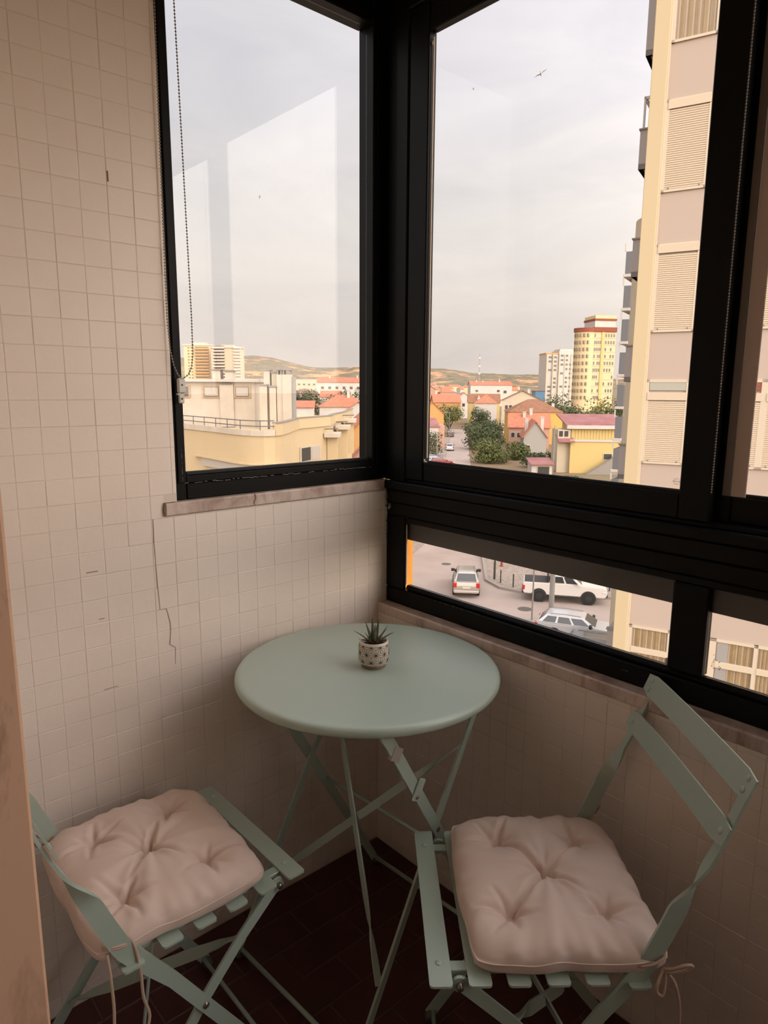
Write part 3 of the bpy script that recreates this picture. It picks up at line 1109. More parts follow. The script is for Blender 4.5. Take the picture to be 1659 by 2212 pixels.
for row in range(-1, 4):
    z = Z0 + row * dz
    sh = (row % 2) * .5 + .08
    for k in range(na):
        a = (k + sh) * da
        pot_line(a, z, a + da, z)
        pot_line(a, z, a + da / 2, z + dz)
        pot_line(a, z, a - da / 2, z + dz)
        # spokes of the up and down triangles
        cz = z + dz / 3
        pot_line(a, z, a + da / 2, cz)
        pot_line(a + da, z, a + da / 2, cz)
        pot_line(a + da / 2, z + dz, a + da / 2, cz)
        cz2 = z + dz * 2 / 3
        pot_line(a, z, a, cz2)
        pot_line(a - da / 2, z + dz, a, cz2)
        pot_line(a + da / 2, z + dz, a, cz2)
ln.build('star_pattern', ink, pot)

leafm = bpy.data.materials.new('banded_dark_green_leaf')
leafm.use_nodes = True
_t = leafm.node_tree
_b = _t.nodes['Principled BSDF']
_c = _t.nodes.new('ShaderNodeTexCoord')
_w = _t.nodes.new('ShaderNodeTexWave')
_w.bands_direction = 'Z'
_w.inputs['Scale'].default_value = 75
_w.inputs['Distortion'].default_value = 4
_w.inputs['Detail'].default_value = 2
_t.links.new(_c.outputs['Object'], _w.inputs['Vector'])
_r = _t.nodes.new('ShaderNodeValToRGB')
_r.color_ramp.elements[0].position = .78
_r.color_ramp.elements[0].color = (*lin((66, 70, 40)), 1)
_r.color_ramp.elements[1].position = .92
_r.color_ramp.elements[1].color = (*lin((140, 140, 112)), 1)
_t.links.new(_w.outputs[0], _r.inputs[0])
_t.links.new(_r.outputs[0], _b.inputs['Base Color'])
_b.inputs['Roughness'].default_value = .5
dryleaf = mat('reddish_brown_leaf', (104, 62, 40), .7)
rnd = random.Random(5)
leaf_specs = []
# heading (deg, world), length, lean (deg from upright), curl, width, base height
for h_, L_, lean, curl, w_ in ((232, .044, 16, 8, .012), (300, .056, 26, 10, .012), (140, .054, 44, 18, .013), (318, .052, 46, 20, .013), (100, .052, 22, 5, .012), (20, .056, 24, -6, .012), (60, .058, 12, 6, .012), (180, .042, 30, 10, .012), (345, .044, 38, 10, .011), (128, .034, 74, 12, .010), (322, .030, 72, 14, .010), (250, .0255, 42, 10, .012), (270, .048, 4, -6, .012), (205, .024, 48, 6, .012)):
    lm = MB()
    n = 9
    vs_, fs_ = [], []
    for i in range(n + 1):
        t = i / n
        a = R(lean + curl * t)
        if i == 0:
            px, pz = .004, 0.0
        else:
            px += math.sin(a) * L_ / n
            pz += math.cos(a) * L_ / n
        ww = w_ * (.75 + .4 * min(1, t * 4)) * (1 - t) ** .75 * .5 + .0002
        tt = ww * .45
        nx, nz_ = math.cos(a), -math.sin(a)
        vs_ += [(px, -ww, pz), (px - nx * tt * .2, 0, pz - nz_ * tt * .2), (px, ww, pz), (px + nx * tt, 0, pz + nz_ * tt)]
    for i in range(n):
        for k in range(4):
            fs_.append((i * 4 + k, i * 4 + (k + 1) % 4, i * 4 + 4 + (k + 1) % 4, i * 4 + 4 + k))
    fs_ += [(3, 2, 1, 0), tuple(n * 4 + k for k in range(4))]
    lm.add(vs_, fs_)
    lm.build('leaf', dryleaf if L_ < .0262 else leafm, plant, smooth=True, loc=(0.0, 0.0, .053 if lean < 70 else .056), rot=(0, 0, R(h_)))

# ================================================================== the view outside
YAW = R(48.27646)
FW = V((math.cos(YAW), math.sin(YAW), 0))
RT = V((math.sin(YAW), -math.cos(YAW), 0))
GROUND = -12.4


def street(r, e, z=0.0):
    """place by metres to the right (r) and ahead (e) of the balcony, z absolute"""
    p = V((CAM.x, CAM.y, 0)) + RT * r + FW * e
    return V((p.x, p.y, z))


def ground_z(e):
    for (a, za), (b, zb) in zip(GP, GP[1:]):
        if e <= b:
            return lerp(za, zb, max(0, (e - a) / (b - a)))
    return GP[-1][1]


GP = [(-600, GROUND), (240, GROUND), (420, -8.5), (900, -1.5), (1500, 4.0), (2600, 6.0)]


def spot(name, r, e, z=None, rot=0.0):
    return empty(name, street(r, e, GROUND if z is None else z), YAW - math.pi / 2 + R(rot))


ALBEDO = 0.475
asphalt = mat('worn_pinkish_asphalt', (214, 194, 182), 0.95, noise=(0.35, (186, 166, 154), 0.7), bump=(6, .3, .02))
soil_green = mat('dry_grass_and_earth', (138, 132, 96), 1.0, noise=(0.03, (170, 128, 92), 0.8))
cobble_mat = mat('pale_cobble_pavement', (206, 190, 174), 0.95, noise=(3.0, (150, 134, 120), 0.9), bump=(9, .6, .02))
kerb_mat = mat('stone_kerb', (190, 178, 166), .9)

gm = MB()
rs_ = [-1900, -800, -300, -120, -40, 0, 40, 120, 300, 800, 1900]
es_ = [p[0] for p in GP]
vs_ = [street(r, e, ground_z(e)) for e in es_ for r in rs_]
fs_ = [(i * 11 + j, i * 11 + j + 1, (i + 1) * 11 + j + 1, (i + 1) * 11 + j) for i in range(len(es_) - 1) for j in range(10)]
gm.add(vs_, fs_)
gm.build('outdoor_ground', soil_green)['kind'] = 'structure'


def slab(name, poly, z0, z1, m):
    return tag(MB().add([street(r, e, z0) for r, e in poly] + [street(r, e, z1) for r, e in poly],
                        [tuple(range(len(poly))), tuple(range(2 * len(poly) - 1, len(poly) - 1, -1))] +
                        [(i, (i + 1) % len(poly), (i + 1) % len(poly) + len(poly), i + len(poly)) for i in range(len(poly))]).build(name, m), kind='structure')


sc = lambda e: 13.7 + (e - 128) * .11       # centre line of the street
slab('street_surface', [(-30, 18), (70, 12), (70, 36.5), (20, 43.2), (14.9, 44.1), (9.6, 45.2), (8.2, 46.3), (7.5, 48.2), (sc(60) + 2.5, 60), (sc(250) + 2.4, 250), (sc(250) - 2.4, 250), (sc(60) - 2.6, 60), (2.3, 56), (-3, 50), (-30, 50)], GROUND + .01, GROUND + .04, asphalt)
pave = slab('pavement_corner', [(9.6, 45.2), (14.9, 44.1), (20, 43.2), (70, 36.5), (70, 60), (22, 60), (14.0, 100), (13.3, 100), (sc(60) + 2.5, 60), (7.5, 48.2), (8.2, 46.3)], GROUND + .02, GROUND + .14, cobble_mat)
slab('pavement_left', [(2.3, 56), (sc(60) - 2.6, 60), (sc(200) - 2.4, 200), (sc(200) - 4.2, 200), (sc(60) - 5, 60), (0, 56)], GROUND + .02, GROUND + .15, cobble_mat)
kb = [(70, 36.5), (20, 43.2), (14.9, 44.1), (9.6, 45.2), (8.2, 46.3), (7.5, 48.2), (sc(60) + 2.5, 60), (sc(120) + 2.45, 120)]
kerb = tag(MB().strap([street(r, e, GROUND + .10) for r, e in kb], (0, 0, 1), .2, .22).build('kerb', kerb_mat), kind='structure')
# cobbles told apart near the corner
cb = MB()
rr = random.Random(2)
for i in range(24):
    for j in range(20):
        r, e = 8.6 + i * .22 + rr.uniform(-.04, .04), 46.5 + j * .38 + rr.uniform(-.06, .06)
        if e > 45.9 + abs(r - 9.0) * .1 and r > 7.9 + (e - 46) * .02:
            p = street(r, e, GROUND + .14)
            cb.box(p.x - .075, p.x + .075, p.y - .075, p.y + .075, p.z - .01, p.z + rr.uniform(.005, .02), .01)
tag(cb.build('cobbles', mat('cobble_stone', (214, 198, 182), .95, noise=(4, (168, 150, 136), .7)), pave), kind='stuff')
for r, e, n in ((5.0, 53.1, .38), (9.0, 41.8, .45)):
    o = MB().lathe([(n, 0), (n, .012), (n - .04, .016), (.01, .016)], 24).build('manhole_cover', mat('dark_iron', (112, 102, 96), .7), loc=street(r, e, GROUND + .04))
    tag(o, 'round dark manhole cover in the street ahead of the silver car' if n < .4 else 'round dark manhole cover in the road between pickup and estate car', 'manhole cover')

# ------------------------------------------------------------------ hills
hill_mat = bpy.data.materials.new('scrub_and_sandstone')  # scrub and rock colours kept dull, with distance haze put into them
hill_mat.use_nodes = True
_t = hill_mat.node_tree
_b = _t.nodes['Principled BSDF']
_g = _t.nodes.new('ShaderNodeNewGeometry')
_m1 = _t.nodes.new('ShaderNodeMapping')
_m1.inputs['Scale'].default_value = (.012, .012, .03)
_t.links.new(_g.outputs['Position'], _m1.inputs[0])
_n1 = _t.nodes.new('ShaderNodeTexNoise')
_n1.inputs['Scale'].default_value = 1.0
_n1.inputs['Detail'].default_value = 6
_n1.inputs['Roughness'].default_value = .65
_t.links.new(_m1.outputs[0], _n1.inputs['Vector'])
_r1 = _t.nodes.new('ShaderNodeValToRGB')
_r1.color_ramp.elements[0].position = .53
_r1.color_ramp.elements[0].color = (*lin((112, 106, 92)), 1)
_r1.color_ramp.elements[1].position = .62
_r1.color_ramp.elements[1].color = (*lin((182, 138, 108)), 1)
_t.links.new(_n1.outputs[0], _r1.inputs[0])
_n2 = _t.nodes.new('ShaderNodeTexNoise')
_n2.inputs['Scale'].default_value = .05
_n2.inputs['Detail'].default_value = 5
_t.links.new(_g.outputs['Position'], _n2.inputs['Vector'])
_r2 = _t.nodes.new('ShaderNodeValToRGB')
_r2.color_ramp.elements[0].position = .3
_r2.color_ramp.elements[0].color = (.7, .72, .7, 1)
_r2.color_ramp.elements[1].position = .7
_r2.color_ramp.elements[1].color = (1.15, 1.12, 1.05, 1)
_t.links.new(_n2.outputs[0], _r2.inputs[0])
_x = _t.nodes.new('ShaderNodeMix')
_x.data_type = 'RGBA'
_x.blend_type = 'MULTIPLY'
_x.inputs[0].default_value = 1
_t.links.new(_r1.outputs[0], _x.inputs[6])
_t.links.new(_r2.outputs[0], _x.inputs[7])
_t.links.new(_x.outputs[2], _b.inputs['Base Color'])
_b.inputs['Roughness'].default_value = 1.0
_b.inputs['Specular IOR Level'].default_value = 0
crest = [(-1900, 60), (-900, 92), (-600, 96), (-510, 98), (-453, 102), (-412, 104), (-348, 95), (-288, 81), (-228, 68), (-147, 66), (-42, 71), (60, 64), (122, 66), (186, 68), (247, 57), (288, 49), (390, 50), (494, 48), (734, 36), (1200, 40), (1900, 30)]


def crest_z(r):
    for (a, za), (b, zb) in zip(crest, crest[1:]):
        if r <= b:
            return lerp(za, zb, max(0, (r - a) / (b - a)))
    return crest[-1][1]


hm = MB()
rr = random.Random(4)
nr, ne = 240, 14
vs_ = []
for j in range(ne + 1):
    t = j / ne
    for i in range(nr + 1):
        r = lerp(-1900, 1900, i / nr)
        e = lerp(1500, 2300, t)
        prof_ = [0, .02, .05, .10, .16, .25, .36, .50, .64, .76, .86, .94, .985, 1.0, .9][j]
        z = lerp(2, crest_z(r), prof_) + (rr.uniform(-2.2, 2.2) + 3 * math.sin(r * .03 + j)) * prof_ * (1.0 if j < 12 else .35)
        vs_.append(street(r * (1 + (e - 2200) / 9000), e, z))
fs_ = [(j * (nr + 1) + i, j * (nr + 1) + i + 1, (j + 1) * (nr + 1) + i + 1, (j + 1) * (nr + 1) + i) for j in range(ne) for i in range(nr)]
hm.add(vs_, fs_)
tag(hm.build('hill_range', hill_mat, smooth=True), kind='structure')

# ------------------------------------------------------------------ materials of the town
cream = mat('cream_render', (240, 224, 196), .9, noise=(.6, (226, 206, 176), .5))
yellow = mat('pale_yellow_render', (255, 228, 180), .9, noise=(.5, (250, 218, 166), .5))
deep_yellow = mat('deep_yellow_render', (246, 200, 106), .9)
sand_yellow = mat('sand_yellow_render', (244, 214, 140), .9)
white_r = mat('white_render', (240, 232, 222), .9, noise=(.5, (222, 208, 194), .5))
off_white = mat('stained_white_render', (252, 238, 216), .9, noise=(.9, (232, 212, 184), .6))
pink_r = mat('pink_render', (226, 178, 156), .9)
grey_r = mat('grey_render', (196, 192, 182), .9)
orange_r = mat('orange_render', (240, 182, 110), .9)
taupe = mat('taupe_panel_render', (222, 202, 186), .9, bump=(30, .15, .01))
pil_cream = mat('cream_pilaster_render', (242, 220, 178), .9)
balc_grey = mat('grey_balcony_render', (206, 197, 192), .9)
dark_balc = mat('dark_grey_balcony', (132, 132, 134), .8)
roof_red = mat('terracotta_roof_tiles', (226, 146, 112), .9, noise=(1.2, (196, 116, 88), .8))
roof_brown = mat('brown_roof_tiles', (176, 124, 92), .9, noise=(1.2, (146, 98, 74), .8))
roof_maroon = mat('maroon_sheet_roof', (172, 96, 96), .7, noise=(.4, (200, 156, 150), .6))
win_dark = mat('dark_window_glass', (84, 84, 82), .12, spec=.6)
win_pale = mat('pale_window_blind', (226, 214, 196), .8)
win_white = mat('white_window_frame', (246, 228, 202), .6)
shutter_m = mat('cream_roller_shutter', (246, 226, 198), .7)
curtain_m = mat('ochre_curtain', (196, 168, 122), .9, noise=(6, (168, 138, 96), .6))
grey_curtain = mat('grey_curtain', (186, 182, 176), .9)
concrete = mat('grey_concrete_post', (176, 168, 158), .9)
metal_rail = mat('grey_metal_railing', (128, 126, 124), .5)
red_trim = mat('red_brown_trim', (166, 84, 60), .85)
trunk_m = mat('tree_bark', (92, 76, 60), 1.0)


# ------------------------------------------------------------------ the tall block across the side street
apt = empty('apartment_building', (13.346, 6.217, GROUND), R(-72))
tag(apt, 'tall cream and taupe apartment block with closed shutters close by on the right', 'building')
aw = MB()
zz = -GROUND


def A(z):
    return z - GROUND


aw.box(-.30, 16, .02, 14, 0, A(17)).build('wall', taupe, apt)
MB().box(-.335, -.03, -.10, .4, 0, A(17), .01).build('pilaster', pil_cream, apt)
MB().box(-.05, .0, -.04, .1, 0, A(17), .005).build('pilaster_edge', win_white, apt)
LEAF = [(.06, .82), (.90, 1.42), (1.50, 2.25), (2.385, 3.14)]
LEAF_LOW = [(.07, .86), (.95, 1.66), (1.87, 2.61), (2.69, 3.14)]
for k in range(-3, 7):
    leafs = LEAF if k < 4 else LEAF_LOW
    zt = 7.286 - 2.835 * k
    zs = 5.486 - 2.862 * k
    fr_ = MB()
    low = k >= 4
    fr_.box(.0, 3.22, -.02, .03, A(zs), A(zs) + .05)
    fr_.box(.0, 3.22, -.02, .03, A(zt) - .06, A(zt))
    edges = [0.0] + [x for l in leafs for x in l] + [3.22]
    for a, b in zip(edges[::2], edges[1::2]):
        fr_.box(a, b, -.02, .03, A(zs), A(zt))
    wf = fr_.build('window_frame', win_white, apt)
    for li, (a, b) in enumerate(leafs):
        if k in (0, 1, 2, 3) :
            top_z = A(zt) - .19
            if k == 2:
                # glazed transom above the shutter box
                top_z = A(zt) - .45
                MB().box(a + .01, b, -.012, .01, A(zt) - .235, A(zt) - .06).build('transom', mat('red_brown_transom', (150, 70, 46), .6, noise=(20, (190, 110, 80), .7)) if li == 2 else mat('pale_transom_glass', (206, 204, 190), .3), wf)
            MB().box(a - .03, b + .03, -.035, .02, top_z, top_z + .17, .004).build('shutter_box', shutter_m, wf)
            n = int((top_z - A(zs) - .05) / .043)
            sh = MB()
            for i in range(n):
                z0 = A(zs) + .05 + i * .043
                sh.add([(a, -.004, z0), (b, -.004, z0), (b, -.018, z0 + .008), (a, -.018, z0 + .008), (b, -.018, z0 + .034), (a, -.018, z0 + .034), (b, -.004, z0 + .043), (a, -.004, z0 + .043)],
                       [(0, 1, 2, 3), (3, 2, 4, 5), (5, 4, 6, 7)])
            sh.build('roller_shutter', shutter_m, wf)
            for x in (a + .08, b - .08):
                MB().box(x - .012, x + .012, -.03, -.01, A(zs) + .055, A(zs) + .08).build('shutter_stop', metal_rail, wf)
        else:
            hb = .55 if low else 0
            rng = ((A(zs) + .05, A(zt) - .06),) if not low else ((A(zt) - .52, A(zt) - .06), (A(zs) + .05, A(zt) - .66))
            for z0, z1 in rng:
                MB().box(a + .02, b - .02, .0, .006, z0, z1).build('glass_pane', glass, wf)
                cm = grey_curtain if (k == -1 and li % 2) else curtain_m
                cu = MB()
                n = 26
                pts = [(lerp(a + .02, b - .02, i / n), .016 + .006 * math.sin(i * 1.3 + li) + .004 * math.sin(i * 3.1)) for i in range(n + 1)]
                split = 9 if li == 2 and low else 0
                for i in range(n):
                    (cu).add([(pts[i][0], pts[i][1], z0), (pts[i + 1][0], pts[i + 1][1], z0), (pts[i + 1][0], pts[i + 1][1], z1), (pts[i][0], pts[i][1], z1)], [(0, 1, 2, 3)])
                cu.build('curtain', cm, wf, smooth=True)
                if split:
                    MB().box(a + .02, lerp(a, b, .33), -.0005, .0035, z0, z1).build('sheer_curtain', grey_curtain, wf)
            if low:
                MB().box(a, b, -.03, .03, A(zt) - .66, A(zt) - .52, .004).build('window_rail', win_white, wf)
for i, zb in enumerate((13.05, 10.2, 7.36, 4.53, 1.62, -1.21, -4.07, -6.9, -9.7)):
    b = MB()
    bh = 2.84 if i == 1 else 1.0      # the uppermost one in view is walled up to the next floor
    b.box(-1.44, -.30, 4.70, 4.82, A(zb), A(zb) + bh)
    b.box(-1.44, -1.32, 4.82, 8.2, A(zb), A(zb) + bh)
    b.box(-1.44, -.30, 4.70, 8.2, A(zb), A(zb) + .14)
    bo = b.build('balcony', balc_grey, apt)
    if i != 1:
        MB().box(-1.47, -.30, 4.66, 4.86, A(zb) + 1.0, A(zb) + 1.04).build('coping', concrete, bo)
    if i == 2:
        g = MB()
        for x in (-1.40, -.95, -.45):
            g.box(x, x + .05, 4.74, 4.80, A(zb) + 1.04, A(zb) + 1.85)
        g.box(-1.40, -.3, 4.74, 4.80, A(zb) + 1.78, A(zb) + 1.85)
        g.box(-1.40, -1.34, 4.74, 8.0, A(zb) + 1.78, A(zb) + 1.85)
        g.build('balcony_glazing_frame', white_r, bo)
        MB().box(-1.39, -.3, 4.765, 4.775, A(zb) + 1.04, A(zb) + 1.78).build('glass_pane', glass, bo)
st_ = MB()
n = 20
poly = [(-.9 + 1.2 * math.cos(R(90 + 180 * i / n)) - .0, 8.4 + 1.3 * math.sin(R(90 + 180 * i / n))) for i in range(n + 1)] + [(1.0, 7.1), (1.0, 9.7)]
st_.prism(poly, 'z', 0, A(6.73))
st_.build('stair_tower', cream, apt, smooth=30)
for k in range(4):
    z0 = A(-2.9 - 2.86 * (k - 1))
    MB().box(-1.25, -.45, 7.02, 7.13, z0, z0 + 1.5, .01).build('stair_window', win_pale, apt)

# the block further along the same row
bb = empty('apartment_building', (57.29 + CAM.x, 32.79 + CAM.y, GROUND), R(-72))
tag(bb, 'tall block further down the row showing only its edge of dark balconies', 'building')
MB().box(.3, 12, 1.5, 16, 0, A(14.2)).build('wall', cream, bb)
for k in range(9):
    zb = A(11.4 - 2.86 * k)
    s_ = MB().box(-.15, .6, .0, 9, zb - .25, zb, .02).build('balcony_slab', white_r, bb)
    MB().box(-.05, .55, .2, 8.6, zb + .02, zb + 1.9, .02).build('balcony_box', dark_balc, bb)  # dark grey box filling the space between balcony slabs
    MB().strap([(-.1, 0.1, zb + 1.92), (-.1, 0.1, zb + 2.55)], (1, 0, 0), .12, .12).build('balcony_post', white_r, bb)


# ------------------------------------------------------------------ far towers
def rows_of_windows(b, x0, x1, y, z0, z1, floors, cols, w, h, m, parent, skip=0.12, seed=1, yd=-.08):
    rr = random.Random(seed)
    q = MB()
    for i in range(floors):
        for j in range(cols):
            if rr.random() < skip:
                continue
            cx = lerp(x0, x1, (j + .5) / cols)
            cz = lerp(z0, z1, (i + .5) / floors)
            q.box(cx - w / 2, cx + w / 2, y + yd, y + .02, cz - h / 2, cz + h / 2)
    return tag(q.build('windows', m, parent), kind='stuff')


tw = spot('tower_block', 87.5, 292, -3.0, 8)
tag(tw, 'tall yellow tower block with red brown band below its roof', 'building')
H = 28.2
MB().box(-1.0, 8.6, 0, 12, -8, H).build('wall', yellow, tw)
n = 14
MB().prism([(-1.0, 0.0)] + [(-3.2 + 4.4 * math.cos(R(270 - 110 * i / n)), 3.6 + 4.4 * math.sin(R(270 - 110 * i / n))) for i in range(n + 1)] + [(-1.0, 8)], 'z', -8, H).build('rounded_wing', yellow, tw, smooth=30)
MB().box(2.3, 3.5, -.35, .2, -8, H).build('pier', sand_yellow, tw)
MB().box(-1.1, 8.8, -.5, 12, H, H + 1.9, .1).build('roof_band', red_trim, tw)
MB().prism([(-1.0, -.4)] + [(-3.2 + 4.8 * math.cos(R(270 - 110 * i / n)), 3.6 + 4.8 * math.sin(R(270 - 110 * i / n))) for i in range(n + 1)] + [(-1.0, 8)], 'z', H, H + 1.6).build('roof_band', red_trim, tw, smooth=30)
MB().box(-.6, 8.4, .6, 11, H + 1.9, H + 4.6).build('attic', white_r, tw)
MB().box(-.8, 8.8, .3, 11.5, H + 4.6, H + 5.4).build('roof_band', red_trim, tw)
MB().box(-.6, 8.6, .5, 11, H + 5.4, H + 6.7).build('attic', yellow, tw)
rows_of_windows(tw, -.9, 2.2, 0, 0, H, 10, 4, .5, 1.3, win_dark, tw, .3, 3)
rows_of_windows(tw, 3.7, 8.4, 0, 0, H, 10, 4, .62, 1.3, win_dark, tw, .25, 4)
q = MB()
for i in range(10):
    z = lerp(0, H, (i + .5) / 10)
    for j in range(5):
        a = R(262 - 20 * j)
        cx, cy = -3.2 + 4.42 * math.cos(a), 3.6 + 4.42 * math.sin(a)
        q.lathe([(.5, -.65), (.5, .65)], 6, (cx, cy, z))
tag(q.build('windows', mat('olive_window_glass', (150, 140, 110), .3), tw), kind='stuff')
q = MB()
for i in range(10):
    z = lerp(0, H, i / 10) + .3
    q.box(-1.0, 8.6, -.12, 0, z, z + .35)
tag(q.build('floor_bands', cream, tw), kind='stuff')

wb = spot('tower_block', 96.0, 420, -6, 4)
tag(wb, 'long white apartment block with dark windows left of the yellow tower', 'building')
MB().box(0.5, 8.2, 0, 14, -4, 28.6).build('wall', white_r, wb)
MB().box(8.2, 20.0, -.8, 14, -4, 30.6).build('wall', white_r, wb)
MB().box(.3, 8.3, -.3, 14, 28.6, 29.3).build('roof_band', orange_r, wb)
MB().box(9, 19.0, .4, 12, 30.6, 31.6).build('attic', white_r, wb)
rows_of_windows(wb, 1.6, 7.6, 0, 3, 28, 10, 2, 2.0, 1.2, win_dark, wb, .2, 7)
rows_of_windows(wb, 8.8, 19.5, -.8, 3, 29, 10, 4, 1.7, 1.2, win_dark, wb, .25, 8)
q = MB()
for x in (.6, 4.4, 8.2, 11.6, 15.4, 19.2):
    q.box(x, x + .6, -1.2, 0, -4, 28.5)
tag(q.build('pier', cream, wb), kind='stuff')

for nm, r0, w_, e_, h_, m_, lab in (('a', -195, 26, 680, 43.6, cream, 'left of the twin pale yellow tower blocks, orange balconies on its face'), ('b', -164.3, 27, 662, 40.5, white_r, 'right of the twin pale yellow tower blocks, white balconies in rows')):
    t_ = spot('tower_block', r0, e_, -4, -6)
    tag(t_, lab, 'building')
    MB().box(0, w_, 0, 16, -8, h_ + 2).build('wall', yellow if nm == 'a' else cream, t_)
    MB().box(w_ * .35, w_ * .75, 2, 12, h_ + 2, h_ + 5).build('attic', cream, t_)
    MB().box(-.6, w_ + .6, -.8, 16, h_ + 2, h_ + 3.2).build('roof_band', white_r, t_)
    x0, x1 = (w_ * .42, w_ * .98) if nm == 'a' else (w_ * .08, w_ * .50)
    q = MB()
    for i in range(15):
        z = 2 + i * 2.85
        q.box(x0, x1, -1.8, 0, z, z + 1.3)
    tag(q.build('balconies', orange_r if nm == 'a' else white_r, t_), kind='stuff')
    q = MB()
    for i in range(15):
        z = 2 + i * 2.85
        q.box(x0 + .5, x1 - .5, -.12, 0, z + 1.4, z + 2.5)
        q.box(w_ * .15, w_ * .22, -.12, 0, z + 1, z + 2.2)
        q.box(w_ * .27, w_ * .34, -.12, 0, z + 1, z + 2.2)
    tag(q.build('windows', mat('brown_window', (150, 124, 92), .4), t_), kind='stuff')  # window boxes in one even brown
    q = MB()
    if nm == 'b':
        for i in range(15):
            z = 2 + i * 2.85
            q.box(w_ * .82, w_ + 1.2, -1.6, 3, z, z + 1.2)
        tag(q.build('corner_balconies', white_r, t_), kind='stuff')

# ------------------------------------------------------------------ houses
def gable_roof(w, d, h, rh, ridge, ov=.35, th=.18):
    m = MB()
    if ridge == 'x':
        poly = [(-ov, h - ov * rh / (d / 2)), (d / 2, h + rh), (d + ov, h - ov * rh / (d / 2)), (d + ov, h - ov * rh / (d / 2) + th), (d / 2, h + rh + th), (-ov, h - ov * rh / (d / 2) + th)]
        m.prism(poly, 'x', -ov, w + ov)
    else:
        poly = [(-ov, h - ov * rh / (w / 2)), (w / 2, h + rh), (w + ov, h - ov * rh / (w / 2)), (w + ov, h - ov * rh / (w / 2) + th), (w / 2, h + rh + th), (-ov, h - ov * rh / (w / 2) + th)]
        m.prism(poly, 'y', -ov, d + ov)
    return m


def hip_roof(w, d, h, rh, ov=.4):
    a = min(w, d) * .45
    b = [(-ov, -ov, h), (w + ov, -ov, h), (w + ov, d + ov, h), (-ov, d + ov, h)]
    t = [(a, d / 2, h + rh), (w - a, d / 2, h + rh)] if w > d else [(w / 2, a, h + rh), (w / 2, d - a, h + rh)]
    if w > d:
        return MB().add(b + t, [(3, 2, 1, 0), (0, 1, 5, 4), (1, 2, 5), (2, 3, 4, 5), (3, 0, 4)])
    return MB().add(b + t, [(3, 2, 1, 0), (0, 1, 4), (1, 2, 5, 4), (2, 3, 5), (3, 0, 4, 5)])


def house(label, r, e, w, d, h, rot=0, roof='gable', rh=1.8, ridge='x', wall=white_r, rm=roof_red, base=None, wins=(), chimneys=(), group=None, name='house', base_z=None, win_m=None):
    o = spot(name, r, e, base_z if base_z is not None else ground_z(e), rot)
    tag(o, label, 'house', group)
    m = MB().box(0, w, 0, d, -1, h)
    if roof == 'gable':
        if ridge == 'x':
            m.prism([(0, h), (d, h), (d / 2, h + rh)], 'x', 0.001, w - .001)
        else:
            m.prism([(0, h), (w, h), (w / 2, h + rh)], 'y', 0.001, d - .001)
    m.build('wall', wall, o)
    if roof == 'gable':
        gable_roof(w, d, h, rh, ridge).build('roof', rm, o)
    elif roof == 'hip':
        hip_roof(w, d, h, rh).build('roof', rm, o)
    elif roof == 'shed':
        MB().prism([(-.4, h - .05), (d + .4, h + rh), (d + .4, h + rh + .15), (-.4, h + .1)], 'x', -.3, w + .3).build('roof', rm, o)
        MB().prism([(0, h), (d, h), (d, h + rh)], 'x', 0, w).build('upper_wall', wall, o)
    else:
        MB().box(-.15, w + .15, -.15, d + .15, h, h + .3).build('roof', rm, o)
    for (x, z, ww, hh) in wins:
        f = MB().box(x - .12, x + ww + .12, -.07, .02, z - .12, z + hh + .12).build('window', win_white, o)
        MB().box(x, x + ww, -.1, .0, z, z + hh).build('pane', win_m or win_dark, f)
    for (x, y, ch) in chimneys:
        c_ = MB().box(x - .35, x + .35, y - .35, y + .35, h - .5, h + ch).build('chimney', white_r, o)
        MB().box(x - .45, x + .45, y - .45, y + .45, h + ch, h + ch + .15).build('chimney_cap', white_r, c_)
    return o


# right of the street
h1 = house('two-storey yellow house with maroon roof nearest on the right behind the lamp post', 31.2, 115, 8.5, 9, 5.3, -3, 'none', 0, wall=sand_yellow, rm=white_r, wins=((5.6, 2.4, 1.3, .9),))
u = MB().box(.3, 9, 1.2, 9, 5.3, 8.0)
u.prism([(1.2, 8.0), (9, 8.0), (9, 9.3)], 'x', .3, 9.0)
u.build('upper_storey', sand_yellow, h1)
MB().prism([(.6, 7.95), (9.6, 9.4), (9.6, 9.6), (.6, 8.15)], 'x', -.8, 9.6).build('roof', roof_maroon, h1)
MB().box(-.6, 9.3, .4, 1.2, 7.4, 8.0).build('fascia', white_r, h1)
q = MB()
for i in range(16):
    q.box(1.0 + i * .5, 1.06 + i * .5, 1.13, 1.21, 5.4, 7.3)
tag(q.build('cladding_ribs', sand_yellow, h1), kind='stuff')
MB().box(-2.0, 0.1, .8, 6, -.5, 7.2).build('side_wing', cream, h1)
MB().prism([(-.6, 5.2), (2.6, 6.2), (2.6, 6.35), (-.6, 5.35)], 'x', -2.1, .6).build('porch_roof', roof_maroon, h1)
for x in (-1.8, -.9):
    MB().box(x, x + .6, .72, .82, 6.1, 7.0).build('window', win_dark, h1)
MB().prism([(1.8, -.5), (9, -.5), (9, 3.2), (7.5, 3.2)], 'y', -1.8, -.6).build('outside_stair', concrete, h1)
MB().box(8.0, 9.0, -.6, .1, 0, 2.2).build('door', mat('dark_brown_door', (96, 76, 64), .7), h1)

